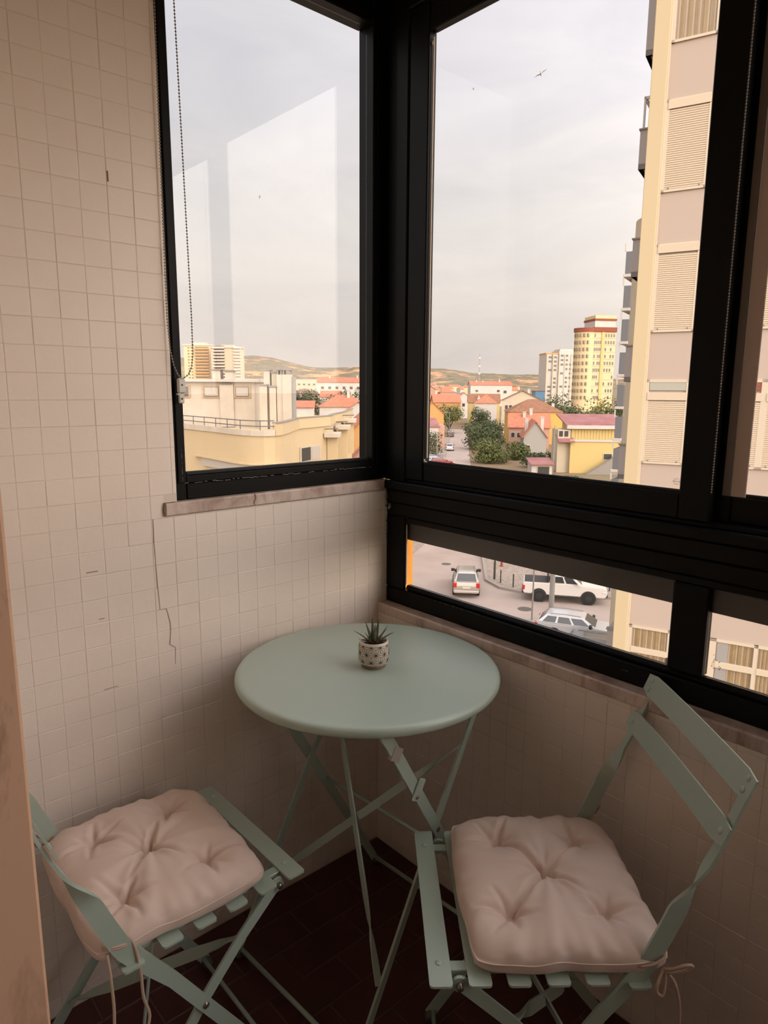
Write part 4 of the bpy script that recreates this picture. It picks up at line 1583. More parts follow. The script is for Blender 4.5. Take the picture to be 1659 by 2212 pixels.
house('long low house with pale gable and terracotta roof next to the hedge', 30.0, 148, 4.8, 13, 3.9, -8, 'gable', 3.2, 'y', grey_r, roof_red, wins=((.6, 1.0, .8, 1.0),), chimneys=((.8, 5, 3.6), (4.0, 3, 4.0)))
house('house with long orange tiled roof behind the grey gabled one', 29.8, 165, 9.5, 11, 5.0, -10, 'gable', 3.0, 'x', pink_r, roof_red, wins=((.6, 2.6, .8, 1.1), (2.0, 2.6, .8, 1.1)), chimneys=((3.6, 4, 3.4), (5.2, 5, 4.2)))
house('yellow house with brown hipped roof', 32.0, 177, 13.4, 12, 8.2, -4, 'hip', 3.2, wall=deep_yellow, rm=roof_brown, chimneys=((11.5, 4, 2.0),), wins=((.8, 3.0, .9, 1.2),))
house('cream three-storey house with broad front gable', 35.5, 210, 12.0, 14, 10.6, -10, 'gable', 2.9, 'y', cream, roof_brown, wins=((1.0, 8.0, .8, 1.2), (2.2, 8.0, .8, 1.2), (1.0, 5.0, .8, 1.2), (2.2, 5.0, .8, 1.2), (1.0, 2.0, .8, 1.2)), chimneys=((8, 5, 3.4),))
house('white house with orange hipped roof beside the street trees', 32.3, 248, 7.8, 9, 8.8, -8, 'hip', 3.2, wall=white_r, rm=roof_red, wins=((.8, 4, .9, 1.1), (2.6, 4, .9, 1.1)))
h6 = house('yellow house with red tiled roof and two little dormers', 31.6, 262, 11.8, 10, 8.6, -6, 'gable', 3.0, 'x', sand_yellow, roof_brown, wins=((1.2, 4, 1, 1.2), (4, 4, 1, 1.2)))
for x in (3.2, 6.0):
    MB().prism([(x, 9.6), (x + 1.5, 9.6), (x + .75, 11.2)], 'y', 1.0, 3.6).build('dormer', cream, h6)
h7 = house('white hilltop house with long orange roof and many chimneys near the mast', 51.8, 420, 25, 14, 12.6, 0, 'gable', 2.3, 'x', white_r, roof_red, wins=((16, 8.5, 1.6, 1.2), (20.0, 7.8, 1.8, 1.6), (3, 8.5, 1.6, 1.2)), chimneys=((4, 5, 2.8), (8, 5, 2.6), (18, 5, 3.4)))
house('white house with a blue gable end band far beyond the cream gable', 71.5, 330, 4.6, 8, 11.2, 0, 'flat', 0, wall=mat('sky_blue_render', (120, 170, 206), .8), rm=roof_brown)
house('little open shed with maroon roof beside the hedge', 24.2, 112, 3.4, 3.2, 1.7, 0, 'shed', .7, wall=white_r, rm=roof_maroon, wins=((1.0, .1, 1.9, 1.3),))
# left of the street
hp = house('pink house with plum coloured roof at the left edge of the right window', 8.0, 160, 4.6, 12, 5.2, 6, 'gable', 1.6, 'x', white_r, roof_maroon, wins=((1.4, 2.2, 1.0, 1.2),))
MB().box(4.6, 6.1, 0.3, 11.5, -1, 5.6).build('side_wing', pink_r, hp)
house('orange house with terracotta roof behind the plum roofed one', 10.5, 200, 6.7, 9, 6.9, 4, 'gable', 3.2, 'y', orange_r, roof_red, wins=((1.6, 4.0, 1, 1.2),))
house('yellow house with low terracotta roof far up the left pavement', 20.0, 281, 11, 10, 7.8, 4, 'gable', 3.0, 'x', orange_r, roof_red, wins=((2, 4.5, 1, 1.2), (6, 4.5, 1, 1.2)))
house('white gabled house closing the far end of the street', 32.5, 305, 4.6, 8, 9.2, 0, 'gable', 1.8, 'y', white_r, roof_red, wins=((1.6, 5, 1.2, 1.4),))
house('pinkish house with bright roof highest up the left side', 20.5, 380, 7.2, 8, 10.8, 0, 'gable', 2.4, 'y', pink_r, roof_red)
# seen through the left window
house('white house with wide terracotta roof and tall white chimney', -15.8, 168, 12.2, 10, 9.4, 6, 'hip', 2.9, wall=white_r, rm=roof_red, wins=((1.5, 5.5, 1, 1.4), (8, 5.5, 1, 1.4)), chimneys=((7.2, 4, 3.9),))
house('low terracotta roof joining the roof with the tall chimney', -21.2, 160, 4.7, 8, 9.5, 4, 'gable', 1.3, 'x', white_r, roof_red)
house('white gable front below the wide terracotta roof', -8.5, 140, 6.4, 9, 9.0, 0, 'gable', 2.2, 'y', white_r, roof_red, wins=((5.0, 7.6, 1.1, .5),))
house('orange walled house low at the right of the left window', -5.2, 112, 6, 9, 7.4, 10, 'gable', 2.6, 'y', orange_r, roof_red)
house('little red roofed annexe beneath the orange wall', -4.9, 100, 3.6, 6, 3.8, 0, 'gable', 1.8, 'y', pink_r, roof_red)
house('small gabled red roof among the trees on the left', -32, 250, 7, 9, 11.2, 10, 'gable', 2.2, 'y', white_r, roof_red)
house('low red roof at the edge of the trees on the left', -22.8, 246, 7, 8, 10.8, 0, 'gable', 2.0, 'x', white_r, roof_red)
house('long white building with orange roof under the far hill', -34, 350, 29, 12, 14.6, 0, 'gable', 2.4, 'x', white_r, roof_red, wins=tuple((2 + i * 3.6, 11.2, 1.4, 1.3) for i in range(7)), chimneys=((6, 5, 3.2), (20, 5, 3.4)))
house('bright orange block between the white penthouse and the chimneys', -24.0, 122, 2.6, 6, 14.6, 0, 'flat', 0, wall=orange_r, rm=roof_red, wins=((.7, 12.4, .9, .7),))
house('long cream apartment row below the sandstone cliff', -104, 500, 58, 12, 15.0, 0, 'flat', 0, wall=cream, rm=white_r, wins=tuple((2 + i * 3.6, 11.0, 1.6, 1.2) for i in range(15)))

# small far houses of the town, nothing tells those of one look apart
rr = random.Random(21)
proto = {}
LOOKS = [('small far house with white walls and terracotta gabled roof', 'gable', 'x', white_r, roof_red), ('small far house with cream walls and terracotta hipped roof', 'hip', 'y', cream, roof_red),
         ('small far house with orange walls and brown roof', 'gable', 'x', orange_r, roof_brown), ('small far house showing a white gable end under terracotta tiles', 'gable', 'y', white_r, roof_red),
         ('small far house with pinkish walls and terracotta hipped roof', 'hip', 'x', pink_r, roof_red), ('small far house with yellow walls and terracotta gabled roof', 'gable', 'x', yellow, roof_red)]
taken = [(-34, 350, 29), (51.8, 420, 25), (-104, 500, 58), (71.5, 330, 6), (20.5, 380, 8), (32.5, 305, 6), (20, 281, 11), (96, 420, 22), (80, 292, 22)]
n = 0
while n < 130:
    e = rr.choice([rr.uniform(330, 520), rr.uniform(450, 900), rr.uniform(700, 1350)])
    t = rr.uniform(-.33, .19)
    r = t * e
    if (.08 < t < .13 and e < 340) or (t > .185 and e < 400):
        continue
    if any(abs(e - te) < 24 and -24 < r - tr < tw_ + 24 for tr, te, tw_ in taken):
        continue
    taken.append((r, e, 0))
    k_ = n % 6
    n += 1
    if k_ not in proto:
        lab, rf, rd_, wm_, rm_ = LOOKS[k_]
        proto[k_] = house(lab, r, e, 9 + k_ * .6, 8, 5 + k_ * .5, rr.uniform(-25, 25), rf, 2.0, rd_, wm_, rm_, group='far houses of the town, look %s' % 'abcdef'[k_], name='far_house')
    else:
        c_ = copy_tree(proto[k_])
        c_.location = street(r, e, ground_z(e))
        c_.rotation_euler.z = YAW - math.pi / 2 + R(rr.uniform(-30, 30))

# ------------------------------------------------------------------ the yellow building seen through the left window
yb = spot('apartment_building', 0, 0)
tag(yb, 'pale yellow building with rounded corner, roof terrace and penthouse through the left window', 'building')
plan = [(-24, 61.5), (-14.64, 50.35), (-11.34, 46.4), (-9.6, 44.2), (-8.9, 43.45), (-8.28, 42.95), (-7.5, 42.75), (-6.9, 43.1), (-6.62, 43.9), (-6.5, 46), (-6.4, 50.9), (-4.45, 55.6), (-4.4, 60), (-3.9, 64), (-3.6, 76), (-24, 80)]
wm = MB().prism(plan, 'z', 0, A(-1.55))
wm.build('wall', yellow, yb, smooth=30)


def ribbon(pts, z0, z1, th):
    m = MB()
    m.strap([(r, e, (z0 + z1) / 2) for r, e in pts], (0, 0, 1), z1 - z0, th)
    return m


ribbon(plan[0:8], A(-1.56), A(-1.2), .22).build('terrace_parapet', off_white, yb)
ribbon(plan[7:15], A(-1.56), A(-.78), .22).build('tall_parapet', yellow, yb)
ribbon(plan[7:15], A(-.78), A(-.72), .34).build('coping', concrete, yb)
rail = empty('terrace_railing')
rail.parent = yb
rail_pts = plan[0:8]
for dz_ in (.24, .58):
    MB().tube([(r, e, A(-1.2) + dz_) for r, e in rail_pts], .035, 6).build('rail_bar', metal_rail, rail)
L_ = [(V((a[0], a[1])), V((b[0], b[1]))) for a, b in zip(rail_pts, rail_pts[1:])]
acc, nxt = 0, .4
for a, b in L_:
    ll = (b - a).length
    while nxt < acc + ll:
        p = a.lerp(b, (nxt - acc) / ll)
        MB().tube([(p.x, p.y, A(-1.2)), (p.x, p.y, A(-.62))], .03, 6).build('rail_post', metal_rail, rail)
        nxt += 1.75
    acc += ll
# penthouse
ph = MB().box(-15.6, -9.75, 52, 60, A(-1.6), A(1.82)).build('penthouse', off_white, yb)
MB().box(-16, -9.35, 51.6, 60.4, A(1.82), A(2.02)).build('penthouse_roof', white_r, ph)
MB().box(-12.32, -11.3, 51.85, 52.1, A(-1.5), A(1.62)).build('flue', off_white, ph)
MB().box(-12.15, -11.5, 51.8, 52.15, A(1.62), A(1.72)).build('flue_cap', concrete, ph)
for x0, x1 in ((-15.3, -14.72), (-13.45, -12.45), (-11.1, -10.2)):
    f = MB().box(x0 - .18, x1 + .18, 51.90, 52.05, A(.66), A(1.57)).build('window_surround', mat('tan_window_surround', (226, 196, 156), .9), ph)
    MB().box(x0 - .05, x1 + .05, 51.87, 52.0, A(.75), A(1.47)).build('window_frame', metal_rail, f)
    MB().box(x0, x1, 51.84, 52.0, A(.8), A(1.42)).build('window_pane', win_pale if x0 > -15 else win_dark, f)
for x0, x1, zt in ((-13.1, -12.5, 2.7), (-12.15, -11.55, 2.62)):
    c_ = MB().box(x0, x1, 53, 54, A(1.9), A(zt)).build('roof_vent', off_white, ph)
    MB().box(x0 - .12, x1 + .1, 52.9, 54.1, A(zt), A(zt) + .1).build('vent_cap', concrete, c_)
# chimney cluster
for i, (x0, x1, zt, e0) in enumerate(((-9.0, -8.45, 1.55, 49.8), (-8.75, -8.3, 2.62, 50.3), (-8.3, -7.82, 1.45, 49.9), (-8.2, -7.78, 2.45, 50.4), (-7.78, -7.3, 2.35, 50.0), (-7.35, -6.72, 2.35, 49.9))):
    c_ = MB().box(x0, x1, e0, e0 + .9, A(-1.6), A(zt), .02).build('chimney', off_white, yb)
    MB().box(x0 - .07, x1 + .07, e0 - .06, e0 + .96, A(zt) + (.3 if i > 3 else .0), A(zt) + (.48 if i > 3 else .12)).build('chimney_cap', concrete, c_)
    if i > 3:
        MB().box(x0 + .05, x0 + .15, e0, e0 + .9, A(zt), A(zt) + .3).build('cap_post', concrete, c_)
        MB().box(x1 - .15, x1 - .05, e0, e0 + .9, A(zt), A(zt) + .3).build('cap_post', concrete, c_)
MB().box(-6.72, -6.5, 50.2, 51.0, A(-1.6), A(2.2)).build('chimney', grey_r, yb)
# window in the receding wall and ribbon window under the curved soffit
def wall_window(p, q, z0, z1, name='window'):
    a, b = V((p[0], p[1], 0)), V((q[0], q[1], 0))
    d = (b - a).normalized()
    nrm = V((d.y, -d.x, 0))
    if nrm.y > 0 and abs(nrm.y) > .1: nrm = -nrm
    m = MB()
    vsx = []
    for off in (.10, -.05):
        for pt in (a, b):
            vsx += [pt + nrm * off + V((0, 0, z0)), pt + nrm * off + V((0, 0, z1))]
    m.add(vsx, [(0, 2, 3, 1), (4, 5, 7, 6), (0, 1, 5, 4), (2, 6, 7, 3), (1, 3, 7, 5), (0, 4, 6, 2)])
    w = m.build(name, win_white, yb)
    for k in range(2):
        aa, bb_ = a.lerp(b, .06 + .47 * k), a.lerp(b, .47 + .47 * k)
        m = MB()
        vsx = []
        for off in (.13, .05):
            for pt in (aa, bb_):
                vsx += [pt + nrm * off + V((0, 0, z0 + .08)), pt + nrm * off + V((0, 0, z1 - .08))]
        m.add(vsx, [(0, 2, 3, 1), (4, 5, 7, 6), (0, 1, 5, 4), (2, 6, 7, 3), (1, 3, 7, 5), (0, 4, 6, 2)])
        m.build('window_pane', win_dark if k == 0 else win_pale, w)


wall_window((-6.35, 51.05), (-5.1, 54.2), A(-4.1), A(-2.95))
# soffit band: the wall steps out above a ribbon window
ribbon([(-12.6, 47.9), (-11.34, 46.4), (-9.6, 44.2), (-8.9, 43.45), (-8.28, 42.95), (-7.5, 42.75), (-6.95, 43.1)], A(-3.95), A(-3.35), .5).build('ribbon_window', win_pale, yb)
ribbon([(-13.4, 48.9), (-11.34, 46.4), (-9.6, 44.2), (-8.9, 43.45), (-8.28, 42.95), (-7.5, 42.75), (-6.9, 43.1), (-6.62, 43.9)], A(-3.36), A(-3.25), .8).build('soffit_edge', yellow, yb)
# stepped balconies on the far right edge
for (x, e0, z0) in ((-4.3, 55.3, -2.1), (-3.75, 60, -1.75), (-3.4, 64, -1.35)):
    b_ = MB().box(x - .5, x + .75, e0 - .8, e0 + 1.2, A(z0) - .35, A(z0), .02).build('balcony_slab', off_white, yb)
    MB().tube([(x - .45, e0 - .7, A(z0) + .32), (x + .6, e0 - .7, A(z0) + .36)], .05, 6).build('balcony_rail', metal_rail, b_)
    MB().box(x - .3, x + .5, e0 - .2, e0 + 1, A(z0) - 3.2, A(z0) - .36).build('balcony_recess', yellow, yb)

# ------------------------------------------------------------------ trees
def leaf_mat(name, c, dark):
    return mat(name, c, .85, noise=(.9, dark, .8))


leaf_a = leaf_mat('mid_green_leaves', (86, 102, 50), (58, 74, 38))
leaf_b = leaf_mat('yellow_green_leaves', (122, 128, 60), (88, 98, 48))
leaf_c = leaf_mat('olive_leaves', (112, 110, 72), (84, 86, 56))


def tree(label, r, e, h, rad, m, trunk=.3, nleaf=1100, leaf=.45, seed=1, flat=1.0, group=None, name='tree', zb=None):
    """leafy crown of several lobes on a branching trunk; h = total height, rad = crown radius"""
    rr = random.Random(seed)
    o = spot(name, r, e, ground_z(e) if zb is None else zb)
    tag(o, label, name, group)
    ch = h * (1 - trunk)
    lobes = [(rr.uniform(-.55, .55) * rad, rr.uniform(-.5, .5) * rad, h * trunk + ch * rr.uniform(.16 if trunk < .12 else .28, .74), rad * rr.uniform(.42, .62)) for _ in range(11)]
    if trunk < .12:
        lobes += [(math.cos(k) * rad * .5, math.sin(k) * rad * .5, ch * .28, rad * .5) for k in (0.3, 1.6, 2.8, 4.1, 5.3)]
    q = MB()
    for _ in range(nleaf):
        lx, ly, lz, lr = rr.choice(lobes)
        d = V((rr.gauss(0, 1), rr.gauss(0, 1), rr.gauss(0, 1))).normalized() * (lr * rr.uniform(.72, 1.06))
        p = V((lx + d.x, ly + d.y, lz + d.z * min(1.0, ch / (2 * rad)) * flat))
        nrm = (d.normalized() + V((rr.uniform(-.7, .7), rr.uniform(-.7, .7), rr.uniform(-.2, .9)))).normalized()
        t = nrm.orthogonal().normalized()
        t.rotate(Matrix.Rotation(rr.random() * 6.28, 3, nrm))
        b = nrm.cross(t)
        s = leaf * rr.uniform(.6, 1.3)
        q.add([p - t * s * .5, p + b * s * .35, p + t * s * .5, p - b * s * .35], [(0, 1, 2, 3)])
    q.build('crown', m, o)
    tm = MB()
    tm.tube([(0, 0, -.3), (.05, 0, h * trunk * .6), (0, 0, h * (trunk + .25))], [rad * .09, rad * .07, rad * .04], 7)
    for k in range(4):
        a = k * 1.6
        tm.tube([(0, 0, h * trunk * .9), (math.cos(a) * rad * .45, math.sin(a) * rad * .45, h * (trunk + (1 - trunk) * .5))], [rad * .05, rad * .02], 6)
    tm.build('trunk', trunk_m, o)
    return o


tree('broad round tree overhanging the street just beyond the hedge', 23.2, 160, 6.8, 5.2, leaf_a, .06, 3400, .5, 1)
tree('bushy tree between the broad tree and the far street trees', 29.6, 196, 6.4, 4.8, leaf_a, .08, 2200, .5, 2)
tree('far street tree beside the lamp posts', 33.0, 239, 8.4, 4.2, leaf_a, .1, 2000, .55, 3)
tree('loose tree on the left pavement of the street', 20.6, 220, 9.6, 4.6, leaf_b, .15, 2000, .55, 4)
tree('leafy tree at the left edge of the right window above parked cars', 8.9, 142, 5.8, 3.4, leaf_c, .1, 1800, .42, 5)
for i, (r, e, h, rad) in enumerate(((57.5, 236, 12.8, 5), (55.0, 203, 11.4, 5), (65.5, 207, 12.6, 5.2), (66, 192, 12.6, 4.8), (55.8, 187, 8.6, 4.2))):
    tree(('leafy tree right behind the cream gabled house', 'middle leafy tree under the white block', 'leafy tree under the yellow tower', 'rightmost leafy tree before the neighbouring blocks', 'lower bushy tree in front of the trees under the tower')[i], r, e, h, rad, (leaf_a, leaf_a, leaf_b, leaf_a, leaf_b)[i], .2, 1500, .6, 30 + i)
for i, (r, e, h, rad) in enumerate(((-26.0, 207, 15.6, 4.6), (-21.0, 198, 14.6, 4.2), (-14.5, 226, 14.6, 4.8), (-7.4, 241, 15.6, 4.6), (-3.2, 222, 15.0, 4.6))):
    tree(('dark tree beside the chimneys in the left window', 'second dark tree beside the chimneys', 'olive tree behind the wide terracotta roof', 'olive tree right of the tall white chimney', 'tree at the right edge of the left window')[i], r, e, h, rad, leaf_c, .2, 2000, .6, 50 + i)
tree('tall yellow green hedge mound at the roadside', 20.4, 131, 4.8, 4.4, leaf_b, .04, 2600, .42, 81, name='hedge')
tree('second yellow green hedge mound merging into the first one', 27.0, 137, 3.8, 2.6, leaf_b, .04, 1800, .42, 82, name='hedge')
tree('low dark bush between the hedge and the shed', 27.8, 124, 2.9, 3.4, leaf_a, .12, 1300, .35, 71, name='bush')
tree('scrubby bush behind the shed', 32.4, 130, 2.4, 2.0, leaf_a, .12, 700, .35, 72, name='bush')
pm = spot('palm', 27.2, 99)
tag(pm, 'young palm with arching fronds at the foot of the yellow house', 'palm')
MB().tube([(0, 0, -.2), (0, 0, 1.1)], [.25, .18], 8).build('trunk', trunk_m, pm)
rr = random.Random(6)
for k in range(15):
    a = k * 2 * math.pi / 15 + rr.uniform(-.15, .15)
    Lf = rr.uniform(1.5, 2.1)
    q = MB()
    pts = [V((math.cos(a) * Lf * t, math.sin(a) * Lf * t, 1.1 + 1.5 * t - 1.6 * t * t)) for t in [i / 8 for i in range(9)]]
    side = V((-math.sin(a), math.cos(a), 0))
    for p0, p1 in zip(pts, pts[1:]):
        for s in (1, -1):
            mid = p0.lerp(p1, .5) + side * s * .28 + (p1 - p0) * .9 + V((0, 0, -.06))
            q.add([p0, p0.lerp(p1, .7), mid], [(0, 1, 2)])
    q.tube(pts, [.03 - .003 * i for i in range(9)], 5)
    q.build('frond', leaf_a, pm)

# ------------------------------------------------------------------ lamps, mast, posts, bollards
def lamp(label, r, e, h, arm, rot=0, th=1.0):
    o = spot('street_lamp', r, e, ground_z(e), rot)
    tag(o, label, 'lamp post')
    MB().tube([(0, 0, 0), (0, 0, h * .5), (0, 0, h)], [.11 * th, .09 * th, .06 * th], 8).build('post', concrete, o)
    if arm:
        MB().tube([(0, 0, h - .05), (-arm * .5, 0, h + .2), (-arm, 0, h + .22)], .05, 6).build('arm', concrete, o)
        MB().box(-arm - .45, -arm + .15, -.16, .16, h + .14, h + .3, .05).build('lamp_head', white_r, o)
    return o


lamp('concrete lamp post standing before the pink house', 10.6, 138, 5.4, 0)
lamp('lamp post with arm, leftmost by the far street trees', 38.0, 283, 7.0, 1.4)
lamp('plain post just right of the far lamp post', 39.6, 280, 6.0, 0)
lamp('tall concrete post in front of the yellow house', 28.2, 114, 8.0, 0)
lamp('lamp post with arm on the left pavement by the orange house', 18.4, 196, 7.2, 1.0)
ms = spot('radio_mast', 81, 600, ground_z(600))
tag(ms, 'tall lattice radio mast standing up against the hills', 'mast')
q = MB()
for k in range(3):
    a = k * 2.094
    q.tube([(math.cos(a) * .9, math.sin(a) * .9, 0), (math.cos(a) * .25, math.sin(a) * .25, 38)], [.14, .1], 5)
for i in range(12):
    z0, z1 = i * 3.1, (i + 1) * 3.1
    for k in range(3):
        a, b = k * 2.094, (k + 1) * 2.094
        f0, f1 = lerp(.9, .25, z0 / 38), lerp(.9, .25, z1 / 38)
        q.tube([(math.cos(a) * f0, math.sin(a) * f0, z0), (math.cos(b) * f1, math.sin(b) * f1, z1)], .06, 4)
q.build('lattice', mat('pale_mast_metal', (196, 182, 172), .6), ms)
q = MB()
for z in (20, 26, 33):
    q.box(-.9, .9, -.5, .5, z, z + 1.8, .1)
q.build('antennas', white_r, ms)
lamp('thin grey pole crossing the pickup at its rear wheel', 9.0, 39.7, 6.2, 0, 0, .5)
p_ = spot('steel_pole', 9.86, 38.6)
tag(p_, 'thick pale steel pole standing between pickup and estate car', 'pole')
MB().tube([(0, 0, 0), (0, 0, 3), (0, 0, 6.4)], [.17, .15, .14], 12).build('post', mat('galvanised_steel', (188, 182, 174), .45), p_)
MB().lathe([(.28, 0), (.28, .05), (.18, .08)], 14).build('base_plate', concrete, p_)
iron = mat('dark_bollard_iron', (72, 66, 62), .6)
for i, (r, e, hb) in enumerate(((8.1, 48.4, 1.5), (8.4, 47.5, .95), (9.1, 46.4, .95), (15.6, 45.6, 1.0), (16.4, 45.4, 1.0))):
    o = spot('bollard', r, e, GROUND + .14)
    tag(o, ('tall dark post nearest the street corner', 'short iron bollard next to the tall dark post', 'iron bollard just behind the pickup tailgate', 'iron bollard just past the pickup bonnet', 'iron bollard farthest right by the pale pilaster')[i], 'bollard')
    MB().tube([(0, 0, 0), (0, 0, hb * .9)], .045 if i else .08, 8).build('post', iron, o)
    MB().lathe([(.05, 0), (.06, .04), (.03, .09)], 10, (0, 0, hb * .9)).build('cap', iron, o)
hy = spot('litter_bin', 9.25, 52.1, GROUND + .14)
tag(hy, 'small red hydrant standing on the cobbled corner', 'hydrant')
MB().lathe([(.12, 0), (.12, .1), (.09, .12), (.09, .6), (.13, .62), (.1, .75), (.02, .8)], 12).build('barrel', mat('red_paint', (190, 60, 50), .5), hy)
MB().tube([(-.18, 0, .45), (.18, 0, .45)], .06, 8).build('nozzle', mat('red_paint', (190, 60, 50), .5), hy)
hy.name = 'hydrant'

# ------------------------------------------------------------------ vehicles
ALBEDO = 0.65
car_white = mat('white_car_paint', (236, 230, 224), .25, coat=.5)
car_beige = mat('silver_beige_car_paint', (206, 194, 182), .28, metal=.25, coat=.5)
car_silver = mat('silver_car_paint', (218, 218, 218), .25, metal=.25, coat=.5)
car_dark = mat('dark_grey_car_paint', (90, 88, 88), .25, coat=.5)
car_blue = mat('blue_car_paint', (84, 120, 168), .25, coat=.5)
tyre = mat('tyre_rubber', (30, 29, 29), .85)
rim = mat('alloy_rim', (150, 148, 146), .35, metal=.7)
car_glass = mat('tinted_car_glass', (52, 56, 58), .08, spec=.7)
tail = mat('red_tail_lamp', (214, 40, 34), .25)
head = mat('clear_head_lamp', (226, 226, 222), .15)
trim_b = mat('black_car_trim', (38, 36, 35), .6)
plate = mat('white_number_plate', (226, 222, 210), .5)


def car(label, r, e, rot, kind, paint_, L=4.5, W=1.8):
    """local x forward, origin at the middle of the wheelbase on the road"""
    o = spot('car' if kind != 'pickup' else 'pickup_truck', r, e, GROUND + .045, rot)
    tag(o, label, 'car' if kind != 'pickup' else 'pickup')
    hl = L / 2
    if kind == 'pickup':
        low = [(-hl, .62), (-hl + .05, .55), (-2.05, .52), (hl - .15, .50), (hl, .70), (hl - .02, 1.05), (hl - .25, 1.16), (1.05, 1.24), (.95, 1.30), (-hl + .04, 1.30), (-hl, 1.22)]
        cab = [(1.15, 1.22), (.45, 1.80), (-.75, 1.82), (-.98, 1.28)]
        wheels, wr, bz = (-1.62, 1.50), .40, .52
    elif kind == 'estate':
        low = [(-hl, .55), (-hl + .1, .32), (hl - .2, .30), (hl, .50), (hl - .03, .72), (hl - .35, .86), (.85, .95), (-hl + .1, .98), (-hl, .88)]
        cab = [(.95, .94), (.20, 1.42), (-1.75, 1.42), (-hl + .12, .97)]
        wheels, wr, bz = (-1.30, 1.40), .32, .32
    else:
        low = [(-hl, .60), (-hl + .1, .34), (hl - .2, .32), (hl, .55), (hl - .05, .82), (hl - .4, .98), (.95, 1.06), (-hl + .06, 1.06), (-hl, .95)]
        cab = [(1.05, 1.05), (.35, 1.60), (-1.55, 1.62), (-hl + .15, 1.05)]
        wheels, wr, bz = (-1.28, 1.30), .34, .34

    def hull(poly, w, inset, name, m, par):
        bm = bmesh.new()
        n = len(poly)
        cz = sum(p[1] for p in poly) / n
        top_z = max(p[1] for p in poly)
        bot_z = min(p[1] for p in poly)
        L_, R_ = [], []
        for x, z in poly:
            k = (z - bot_z) / (top_z - bot_z)
            hw = w / 2 - inset * k
            L_.append(bm.verts.new((x, hw, z)))
            R_.append(bm.verts.new((x, -hw, z)))
        bm.faces.new(L_)
        bm.faces.new(R_[::-1])
        for i in range(n):
            bm.faces.new((L_[i], R_[i], R_[(i + 1) % n], L_[(i + 1) % n]))
        bmesh.ops.recalc_face_normals(bm, faces=bm.faces)
        bmesh.ops.bevel(bm, geom=bm.edges[:], offset=.05, segments=2, affect='EDGES')
        return MB().bm(bm).build(name, m, par, smooth=40)

    body = hull(low, W, .04, 'body', paint_, o)
    cabin = hull(cab, W - .14, .20, 'cabin', paint_, o)
    # glass: side windows, windscreen, rear window set slightly proud of the cabin
    (fx0, fz0), (fx1, fz1), (rx1, rz1), (rx0, rz0) = cab

    def side_glass(t0, t1):
        for s in (1, -1):
            def P(t, k):
                xb, xt = lerp(rx0, fx0, t), lerp(rx1, fx1, t)
                zb, zt = lerp(rz0, fz0, t), lerp(rz1, fz1, t)
                kk = .14 + k * .68
                hw = (W - .14) / 2 - .20 * kk
                return V((lerp(xb, xt, kk), s * (hw + .012), lerp(zb, zt, kk)))
            a, b, c, d = P(t0, 0), P(t1, 0), P(t1, 1), P(t0, 1)
            inn = V((0, -s * .03, 0))
            MB().add([a, b, c, d, a + inn, b + inn, c + inn, d + inn], [(0, 1, 2, 3), (7, 6, 5, 4), (0, 4, 5, 1), (1, 5, 6, 2), (2, 6, 7, 3), (3, 7, 4, 0)]).build('side_window', car_glass, cabin)
    if kind == 'pickup':
        side_glass(.10, .46)
        side_glass(.52, .88)
    else:
        side_glass(.07, .30)
        side_glass(.34, .60)
        side_glass(.64, .92)

    def end_glass(b, t, name, out):
        hwb, hwt = (W - .14) / 2 - .13, (W - .14) / 2 - .24
        k0, k1 = .10, .86
        pb, pt = V((lerp(b[0], t[0], k0), 0, lerp(b[1], t[1], k0))), V((lerp(b[0], t[0], k1), 0, lerp(b[1], t[1], k1)))
        d = (pt - pb).normalized()
        nr_ = V((d.z, 0, -d.x)) * out
        a = [V((pb.x, hwb, pb.z)), V((pb.x, -hwb, pb.z)), V((pt.x, -hwt, pt.z)), V((pt.x, hwt, pt.z))]
        MB().add([p + nr_ * .012 for p in a] + [p - nr_ * .02 for p in a], [(0, 1, 2, 3), (7, 6, 5, 4), (0, 4, 5, 1), (1, 5, 6, 2), (2, 6, 7, 3), (3, 7, 4, 0)]).build(name, car_glass, cabin)
    end_glass(cab[0], cab[1], 'windscreen', 1)
    end_glass(cab[3], cab[2], 'rear_window', -1)
    for x in wheels:
        for s in (1, -1):
            MB().lathe([(wr + .09, -.02), (wr + .09, .015)], 22, (x, s * (W / 2 - .005), wr + .03), 'y').build('wheel_arch', trim_b, body)
            w_ = MB().lathe([(wr * .6, -.11), (wr * .94, -.10), (wr, -.06), (wr, .06), (wr * .94, .10), (wr * .6, .11)], 24, (x, s * (W / 2 - .07), wr), 'y').build('wheel', tyre, o, smooth=40)
            MB().lathe([(wr * .58, -.004), (wr * .55, .02), (wr * .15, .03), (.01, .03)] if s > 0 else [(wr * .58, .004), (wr * .55, -.02), (wr * .15, -.03), (.01, -.03)], 16, (x, s * (W / 2 + .035), wr), 'y').build('rim', rim if kind != 'pickup' else trim_b, w_)
    tz = .92 if kind == 'pickup' else (.78 if kind == 'estate' else .88)
    for s in (1, -1):
        MB().box(-hl - .015, -hl + .14, s * (W / 2 - .01), s * (W / 2 - .24), tz - .16, tz + .16, .02).build('tail_lamp', tail, body)
        MB().box(hl - .32, hl - .01, s * (W / 2 + .0), s * (W / 2 - .38), tz - .14, tz - .0, .02).build('head_lamp', head, body)
        mx_ = cab[0][0] - .38
        MB().box(mx_, mx_ + .16, s * (W / 2 - .10), s * (W / 2 + .17), cab[0][1] + .02, cab[0][1] + .22, .03).build('mirror', trim_b if kind != 'pickup' else paint_, body)
    MB().box(-hl - .06, -hl + .1, -W / 2 + .05, W / 2 - .05, bz, bz + .18, .04).build('bumper', trim_b if kind == 'pickup' else paint_, body)
